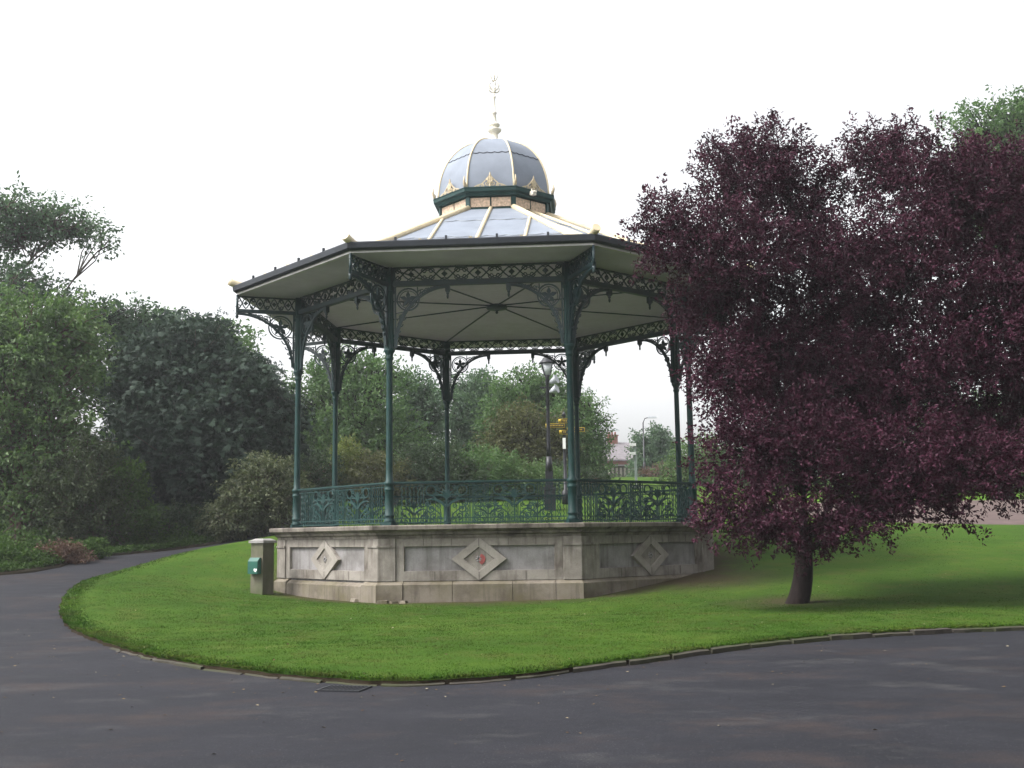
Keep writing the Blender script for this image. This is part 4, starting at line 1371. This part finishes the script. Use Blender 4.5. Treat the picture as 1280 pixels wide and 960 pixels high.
RT = [
    ('tall_right_tree', 'tall green tree showing above the purple crown at the top right', 'green', (22.5, 51), [(1225, 160, 40, 20, 51), (1265, 150, 40, 24, 51), (1290, 175, 50, 40, 51), (1240, 190, 50, 30, 51), (1320, 240, 60, 60, 51), (1260, 260, 60, 50, 51)], 20000, .22, .4),
    ('hedge_tree', 'dark tree behind the pink path seen under the purple crown', 'dark', (15.0, 58), [(1000, 560, 50, 50, 58), (1060, 545, 60, 60, 58), (950, 585, 40, 36, 58)], 16000, .2, .25),
    ('hedge_tree', 'green tree behind the pink path at the right border of the view', 'green', (23.8, 56), [(1180, 560, 60, 55, 56), (1260, 570, 60, 50, 56), (1220, 540, 60, 50, 56)], 16000, .2, .25),
    ('hedge_tree', 'leafy tree glimpsed between bandstand plinth and purple trunk', 'olive', (9.4, 64), [(880, 580, 36, 30, 64), (905, 590, 36, 26, 64), (860, 598, 30, 16, 63)], 10000, .2, .25),
]
for nm, lb, mt, bs_, lobes, n_, sz, tr in RT:
    tree(nm, lb, 'tree', bs_, lobes, n_, sz, LM[mt], M['bark_dark'], tr, None if nm[0] == 't' else 'trees beyond the pink path', sprig=.9, per=22, spread=.24, twig=.02)

# unseen trees added right of view and behind camera to block sky light
for i, (x, y, zt) in enumerate(((14.5, 13.0, 14.0), (18.5, 22.0, 14.0), (11.0, 5.0, 13.0), (9.0, -6.0, 14.0), (-2.0, -11.0, 13.0))):
    lb = ['tall leafy tree by the road just outside the right border of the view', 'tall leafy tree on the lawn outside the right border beyond the purple tree', 'tall leafy tree beside the camera at the right of the road', 'tall leafy tree behind the camera to the right', 'tall leafy tree straight behind the camera'][i]
    lobes = [(x + a, y + b, z, r) for a, b, z, r in ((0, 0, zt * .75, 3.6), (1.8, 1, zt * .55, 3.4), (-1.2, -1, zt * .5, 3.0), (.5, 1.5, zt * .4, 3.0), (0, -1.8, zt * .62, 3.2), (.4, .4, zt * .9, 2.4))]
    tree('park_tree', lb, 'tree', (x, y), lobes, 11000, .36, LM['green'], M['bark'], .3, 'tall trees right of the road', sprig=1.0, per=20, spread=.35, twig=.02)


# ------------------------------------------------------------------ ground cover and grass
def scatter(name, X, Y, zoff, hgt, size, mat, wid=.5, upb=.9, up=.5):
    n = len(X)
    P = np.stack([X, Y, h(X, Y) + zoff + RNG.uniform(0, 1, n) ** 1.5 * hgt], 1)
    A = RNG.normal(size=(n, 3)) * np.array([1, 1, .4]) + np.array([0, 0, up])
    return link(name, leaf_mesh(name, P, A, size, mat, np.clip(RNG.normal(.5, .25, n), 0, 1), wid, upb))


# ivy and weeds on the woodland bed, taller a little way in from the path
edge = np.array([(-26, 25), (-17, 27.9), (-13.4, 29.3), (-12.7, 31), (-13.0, 33.4), (-11.5, 36), (-9.6, 40), (-9, 46)], float)
seg = RNG.choice(len(edge) - 1, 60000, p=(lambda L: L / L.sum())(np.hypot(*np.diff(edge, axis=0).T)))
q = RNG.uniform(0, 1, len(seg))
E0 = edge[seg] + (edge[seg + 1] - edge[seg]) * q[:, None]
T0 = unit(edge[seg + 1] - edge[seg]); NL = np.stack([-T0[:, 1], T0[:, 0]], 1)
dd = RNG.uniform(0, 1, len(seg)) ** 1.4 * 7.5
PX = E0 + NL * (dd + .05 * np.sin(q * 40))[:, None]
clump = .5 + .5 * np.sin(PX[:, 0] * 1.7 + np.sin(PX[:, 1] * 1.3) * 2) * np.sin(PX[:, 1] * 1.1)
gc = scatter('ground_cover', PX[:, 0], PX[:, 1], .06, (.12 + .75 * clump * np.clip(dd / 1.2, .15, 1)), .11, LM['lowgreen'])
tag(gc, 'low green weeds and ivy covering the bank beside the left path', 'ground cover', kind='stuff')

# grass blades on the lawn
n = 380000
th = RNG.uniform(-PI, PI, n * 4)
rr = lawn_r(th) * np.sqrt(RNG.uniform(0, 1, n * 4))
gx_, gy_ = LC[0] + np.cos(th) * rr, LC[1] + np.sin(th) * rr
dist = np.hypot(gx_, gy_)
inplinth = np.hypot(gx_ - PLINTH_C[0], gy_ - PLINTH_C[1]) < 6.0
pw = np.clip(17.0 / dist, 0, 1.0) ** 2.2
ok = (RNG.uniform(0, 1, n * 4) < pw) & (np.abs(gx_ / np.maximum(gy_, 1)) < .56) & ~inplinth & (gy_ < 34)
# thinner on worn ground
wear = np.clip((np.hypot(gx_ - PLINTH_C[0], gy_ - PLINTH_C[1]) - 5.9) / .7, 0.08, 1) * np.clip(np.hypot(gx_ - 5.4, gy_ - 22.3) / 1.2, .15, 1)
ok &= RNG.uniform(0, 1, n * 4) < wear
idx = np.where(ok)[0][:n]
# ragged fringe hanging over the kerb
tf = RNG.uniform(th0 - .5, th1, 26000)
rf = lawn_r(tf) - np.abs(RNG.normal(0, .035, 26000)) + .012
fx_, fy_ = LC[0] + np.cos(tf) * rf, LC[1] + np.sin(tf) * rf
GX, GY = np.r_[gx_[idx], fx_], np.r_[gy_[idx], fy_]
n = len(GX)
base = np.stack([GX, GY, h(GX, GY) + .065], 1)
tuft = .5 + .5 * np.sin(GX * 5.1 + 2 * np.sin(GY * 3.7)) * np.sin(GY * 4.3 + 2 * np.sin(GX * 2.9 + GY * 1.3))
hg = RNG.uniform(.012, .032, n) * (.85 + .35 * tuft); hg[len(idx):] *= 1.25
az = RNG.uniform(0, 2 * PI, n); wv = RNG.uniform(.003, .006, n) * (1 + np.clip(np.hypot(GX, GY) / 18, 0, 2))
sd = np.stack([np.cos(az), np.sin(az), np.zeros(n)], 1)
tip = base + np.stack([RNG.normal(0, .6, n) * hg, RNG.normal(0, .6, n) * hg, hg], 1)
V = np.stack([base - sd * wv[:, None], base + sd * wv[:, None], tip], 1).reshape(-1, 3)
tn = np.clip(.5 + .22 * np.sin(GX * 1.1 + np.sin(GY * .8)) * np.sin(GY * .9) + RNG.normal(0, .2, n), 0, 1)
gm = np_mesh('grass', V, np.arange(n * 3).reshape(-1, 3), M['blade'], np.repeat(tn, 3))
tag(link('grass', gm), 'short mown green grass of the lawn round the bandstand', 'grass', kind='stuff')

# fallen leaves and specks on the tarmac
n = 1600
fx, fy = RNG.uniform(-9, 14, n), RNG.uniform(7.5, 22, n)
thf = np.arctan2(fy - LC[1], fx - LC[0])
okf = np.hypot(fx - LC[0], fy - LC[1]) > lawn_r(thf) + .15
near = RNG.uniform(0, 1, n) < np.exp(-(np.hypot(fx - LC[0], fy - LC[1]) - lawn_r(thf)) / 1.6) + .12
fx, fy = fx[okf & near], fy[okf & near]
P = np.stack([fx, fy, h(fx, fy) + .008], 1)
A = RNG.normal(size=(len(fx), 3)) * np.array([1, 1, .02])
m_, nt, out = newmat('fallen_leaf')
a_ = N(nt, 'ShaderNodeAttribute', attribute_name='tone')
bsdf(nt, out, ramp(nt, a_.outputs['Fac'], [(0, (.05, .03, .02)), (.6, (.13, .09, .045)), (1, (.30, .27, .2))]), .8, .2)
gx2, gy2 = RNG.uniform(-8, 13, 900), RNG.uniform(12.5, 26, 900)
on = (np.hypot(gx2 - LC[0], gy2 - LC[1]) < lawn_r(np.arctan2(gy2 - LC[1], gx2 - LC[0])) - .1) & (np.hypot(gx2 - PLINTH_C[0], gy2 - PLINTH_C[1]) > 6.1)
on &= RNG.uniform(0, 1, 900) < .30 + .6 * np.exp(-np.hypot(gx2 - 6, gy2 - 22) / 3)
gx2, gy2 = gx2[on], gy2[on]
P = np.concatenate([P, np.stack([gx2, gy2, h(gx2, gy2) + .105], 1)])
A = np.concatenate([A, RNG.normal(size=(len(gx2), 3)) * np.array([1, 1, .15])])
fx = np.zeros(len(P))
fl_me = leaf_mesh('fallen_leaves', P, A, .042, m_, RNG.uniform(0, 1, len(fx)), .6, 3.0, fold=.05)
tag(link('fallen_leaves', fl_me), 'scattered dry leaves lying on the tarmac and the lawn', 'fallen leaves', kind='stuff')

# ------------------------------------------------------------------ damp air
hm, nt, out = newmat('haze_air')
pv = N(nt, 'ShaderNodeVolumePrincipled', i_Density=.0007)
pv.inputs['Color'].default_value = (.93, .95, 1.0, 1); pv.inputs['Anisotropy'].default_value = .25
nt.links.new(pv.outputs[0], out.inputs['Volume'])
m = MB(); m.box((0, 745, 12.5), (1420, 1630, 29)); tag(m.build('haze', hm), 'thin damp air over the park', 'haze', kind='stuff')

# ------------------------------------------------------------------ light, sky, camera
w = bpy.data.worlds.new('World'); sc.world = w; w.use_nodes = True
nt = w.node_tree
for n_ in list(nt.nodes): nt.nodes.remove(n_)
SUN_AZ, SUN_EL = 252.0, 52.0
sky = nt.nodes.new('ShaderNodeTexSky'); sky.sky_type = 'NISHITA'; sky.sun_disc = False
sky.sun_elevation = rad(SUN_EL); sky.sun_rotation = rad(SUN_AZ); sky.dust_density = 5.0; sky.air_density = 1.0; sky.ozone_density = 1.0
hs = nt.nodes.new('ShaderNodeHueSaturation'); hs.inputs['Saturation'].default_value = .10
nt.links.new(sky.outputs[0], hs.inputs['Color'])
bg = nt.nodes.new('ShaderNodeBackground'); bg.inputs['Strength'].default_value = .15
nt.links.new(hs.outputs[0], bg.inputs['Color'])
wo = nt.nodes.new('ShaderNodeOutputWorld'); nt.links.new(bg.outputs[0], wo.inputs['Surface'])

sl = bpy.data.lights.new('sun', 'SUN'); sl.energy = 1.3; sl.angle = rad(14); sl.color = (1.0, .96, .90)
so = bpy.data.objects.new('sun', sl); COL.objects.link(so)
d_ = Vector((math.sin(rad(SUN_AZ)) * math.cos(rad(SUN_EL)), math.cos(rad(SUN_AZ)) * math.cos(rad(SUN_EL)), math.sin(rad(SUN_EL))))
so.rotation_euler = d_.to_track_quat('Z', 'Y').to_euler()
so.location = (-30, -20, 60)

cam = bpy.data.cameras.new('camera'); co = bpy.data.objects.new('camera', cam); COL.objects.link(co)
cam.sensor_width = 36; cam.lens = FOC / 1280 * 36; cam.clip_start = .1; cam.clip_end = 4000
right = Vector((_cr, -_sr * -_s * -1, 0))
# camera axes from the same pitch and roll as at()
fwd = Vector((0, _c, _s))
upv = Vector((0, -_s, _c))
rgt = Vector((1, 0, 0))
r2 = rgt * _cr + upv * _sr
u2 = -rgt * _sr + upv * _cr
R_ = Matrix((r2, u2, -fwd)).transposed()
co.matrix_world = Matrix.Translation((0, 0, EYE)) @ R_.to_4x4()
sc.camera = co

sc.view_settings.view_transform = 'Standard'
sc.view_settings.look = 'None'
sc.view_settings.gamma = 1
sc.view_settings.exposure = 1.35
sc.view_settings.use_curve_mapping = False
sc.cycles.use_denoising = True
sc.cycles.max_bounces = 8
sc.cycles.transparent_max_bounces = 8
